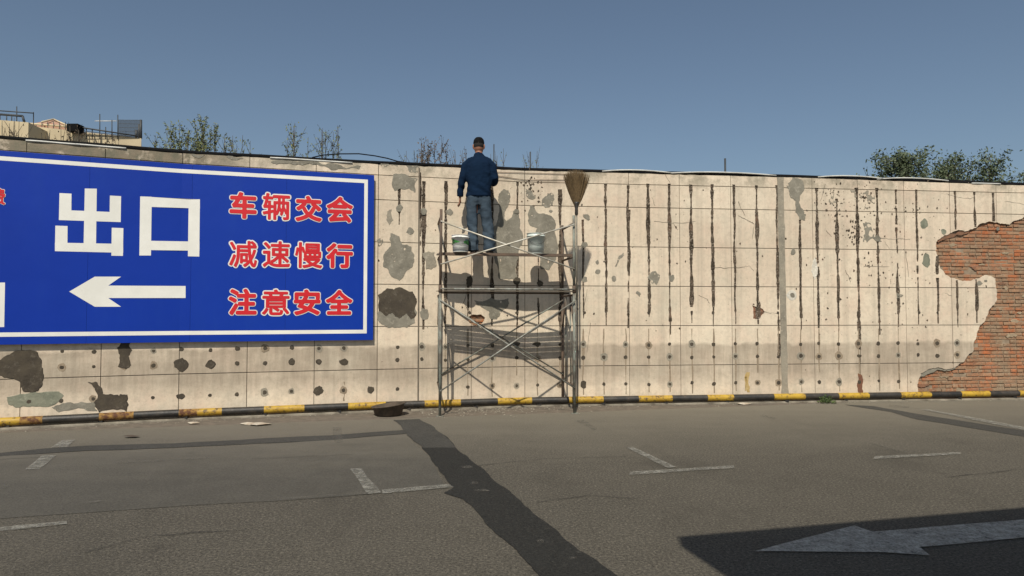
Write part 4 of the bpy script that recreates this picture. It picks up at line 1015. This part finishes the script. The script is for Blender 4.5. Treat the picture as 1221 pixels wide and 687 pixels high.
# ------------------------------------------------------------------ shrubs behind the wall
BARK = simple('bark', (.12, .095, .07), (.07, .055, .04), .9, scale=12, obj=False)
LG = simple('spring_leaf', (.19, .20, .07), (.11, .14, .05), .7, scale=8, bump=0, obj=False)
LR = simple('reddish_bud', (.14, .085, .05), (.10, .075, .045), .8, scale=8, bump=0, obj=False)
LD = simple('dark_leaf', (.055, .078, .036), (.11, .135, .068), .65, scale=6, bump=0, obj=False)
def shrub(px0, px1, ytop, Y, nst, leafy, lab, grp='shrubs behind the wall', lm=LG, ybase=188):
    c = AT((px0+px1)/2, ybase, Y); base = Vector((c.x, Y, 0)); wdt = (px1-px0)/F*Y
    t = thing('shrub', lab, 'shrub', base, grp); st = MB(); lf = MB(); ztp = AT(px0, ytop-2, Y).z; zv = c.z
    zlow = 1.6
    for k in range(nst):
        x = base.x+wdt*((k+.5)/nst-.5)+random.uniform(-.06, .06); y = Y+random.uniform(-.3, .3)
        hgt = zv+(ztp-zv)*random.uniform(.7, 1); lean = random.uniform(-.1, .1)
        p0 = Vector((base.x+(x-base.x)*.3, Y+(y-Y)*.3, 0)); p1 = Vector((x, y, zlow+.8)); p2 = Vector((x+lean*.5, y, (zlow+.8+hgt)/2)); p3 = Vector((x+lean, y, hgt))
        st.tube([p0, p1, p2, p3], [.02, .014, .009, .003], 5)
        for j in range(5):
            f = random.uniform(.45, .9); a = p2.lerp(p3, f*.9); b = a+Vector((random.gauss(0, .10), random.gauss(0, .1), random.uniform(.12, .4)))
            if b.z > ztp: b.z = ztp
            st.tube([a, b], [.005, .002], 3, False)
            for q in range(int(leafy*.5)): leafquad(lf, a.lerp(b, random.random()), .045, .018)
        for q in range(int(leafy*1.8)):
            z = random.uniform(.35, 1.0)**.8; zz = zlow+.8+(hgt-zlow-.8)*z; ctr = p1.lerp(p3, (zz-p1.z)/(p3.z-p1.z)); ctr.z = zz
            leafquad(lf, ctr+Vector((random.gauss(0, .035), random.gauss(0, .04), 0)), random.uniform(.03, .06), .02, Vector((random.gauss(0, .5), random.gauss(0, .5), random.uniform(.3, 1))).normalized())
    st.build('stems', BARK, t)
    if lf.v: lf.build('leaves', lm, t)
shrub(206, 232, 146, 11.9, 6, 60, 'leafy green shrub tips above the wall, left half of the tallest clump over the sign')
shrub(232, 257, 144, 12.1, 6, 70, 'leafy green shrub tips above the wall, right half of the tallest clump over the sign')
shrub(179, 200, 165, 11.9, 4, 22, 'low sparse shrub tips beside the right end of the cream building')
shrub(262, 298, 164, 12.2, 7, 16, 'low thin shrub twigs right of the tall leafy clump')
shrub(341, 366, 153, 12.3, 5, 20, 'thin twiggy shrub above the sign, left of a matching one')
shrub(376, 408, 152, 12.5, 6, 14, 'thin twiggy shrub above the sign under the looped cable')
shrub(483, 500, 184, 12.8, 3, 4, 'tiny shrub twigs just right of the looped cable')
shrub(506, 531, 165, 13.0, 7, 30, 'reddish budding shrub showing left of the worker', lm=LR, ybase=197)
shrub(536, 560, 178, 13.0, 4, 5, 'sparse twigs right behind the worker', lm=LR, ybase=197)
shrub(586, 602, 180, 13.2, 3, 5, 'sparse twigs just right of the worker', ybase=200)
shrub(622, 640, 178, 13.4, 3, 6, 'thin upright twigs midway between worker and broom', ybase=204)
for a, b, y, n_, l in ((0, 30, 140, 5, 'reddish twigs in front of the cream building at the far left'), (50, 62, 158, 3, 'small twigs in front of the cream building wall, left group'), (74, 92, 154, 4, 'taller reddish twigs in front of the cream building under its tank'), (92, 112, 156, 4, 'twigs with small leaves in front of the cream building, right group'), (116, 140, 163, 4, 'short twigs in front of the right part of the cream building')):
    shrub(a, b, y, 11.4, n_, 4, l, lm=LR, ybase=172)
def polething(px, y0, Y, r, lab):
    q = AT(px, y0, Y); o = MB().tube([Vector((q.x, Y, 0)), q], r, 5).build('antenna_pole', RAILM, None, True); tag(o, lab, 'pole')
polething(864.5, 189, 15.0, .022, 'thin dark pole rising behind the wall left of the grey joint')
polething(632.5, 181, 14.0, .012, 'thin dark pole rising behind the wall left of the broom')
polething(589, 172, 14.0, .012, 'thin dark pole rising behind the wall at the worker\'s shoulder')

# ------------------------------------------------------------------ trees behind the wall at the right
def tree(px0, px1, ytop, Y, lab, nl=5200, yb=218, seed=0):
    rnd = random.Random(seed); cx_ = (px0+px1)/2; c = AT(cx_, yb, Y); base = Vector((c.x, Y, 0)); wdt = (px1-px0)/F*Y; zt = AT(cx_, ytop, Y).z+.18; zb = c.z-1.0; nl = int(nl*1.6)
    t = thing('tree', lab, 'tree', base, 'trees behind the wall at the right')
    tr = MB().tube([base, base+Vector((.05, 0, zb*.5)), base+Vector((0, .05, zb)), base+Vector((-.05, 0, zb+.8))], [.17, .13, .10, .05], 9)
    lf = MB(); cl = []
    for k in range(34):
        a = rnd.uniform(0, 6.28); rr = math.sqrt(rnd.random()); z = rnd.random()
        shp = math.sqrt(max(.05, 1-(2*z-.75)**2)) if z > .37 else 1
        p = Vector((base.x+rr*math.cos(a)*wdt*.46*shp, Y+rr*math.sin(a)*wdt*.4*shp, zb+(zt-zb-.22)*z*(1-.25*rr)))
        cl.append(p); st = Vector((base.x, Y, zb+.4*(p.z-zb)))
        tr.tube([st, st.lerp(p, .6)+Vector((0, 0, .06)), p], [.035, .018, .006], 5)
        for j in range(5):
            q = p+Vector((rnd.gauss(0, .24), rnd.gauss(0, .24), rnd.uniform(-.1, .32))); tr.tube([p, q], [.008, .003], 3, False); cl.append(q)
    tr.build('trunk', BARK, t)
    for k in range(nl):
        p = rnd.choice(cl); q = p+Vector((rnd.gauss(0, .085), rnd.gauss(0, .085), rnd.gauss(0, .09)))
        leafquad(lf, q, rnd.uniform(.06, .10), rnd.uniform(.028, .045))
    lf.build('crown', LD, t)
tree(1046, 1108, 174, 17, 'dark leafy tree behind the wall, leftmost and tallest of the row at the right', 4200, seed=1)
tree(1106, 1164, 177, 18, 'dark leafy tree behind the wall, middle of the row at the right', 3900, seed=5)
tree(1160, 1204, 181, 17.5, 'dark leafy tree behind the wall, third of the row at the right', 3000, seed=9)
tree(1206, 1275, 203, 19, 'low dark tree top just showing behind the wall at the right edge', 1300, seed=12)
tree(1022, 1050, 203, 18.5, 'small low tree top left of the tallest tree behind the wall', 220, yb=222, seed=14)

# ------------------------------------------------------------------ unseen slab behind the viewer, added and shaped to cast the road shadow
HC = 4.4; sh_ = Vector((SUNH.x, SUNH.y, 0))*(HC/math.tan(SUN_EL))
c0 = G(808, 640)-sh_; e1 = (G(1221, 605)-G(808, 640)).normalized(); e2 = (G(880, 687)-G(808, 640)).normalized()
can = thing('shadow_caster', 'unseen flat slab on posts behind the viewpoint, added to shade the road', 'shadow_caster', (c0.x+1, c0.y-2, 0))
C_ = [c0, c0+e1*9, c0+e1*9+e2*7, c0+e2*7]
C_ = [Vector((p.x, p.y, HC)) for p in C_]
wpart('caster_slab', C_+[p-Vector((0, 0, .22)) for p in C_], [(0, 1, 2, 3)[::-1], (4, 5, 6, 7), (0, 1, 5, 4), (1, 2, 6, 5), (2, 3, 7, 6), (3, 0, 4, 7)], CONC, can)
for a, b in ((1.5, 5.5), (7.5, 5.5)):
    p = c0+e1*a+e2*b; MB().tube([(p.x, p.y, 0), (p.x, p.y, HC-.22)], .12, 12).build('post', CONC, can, True)
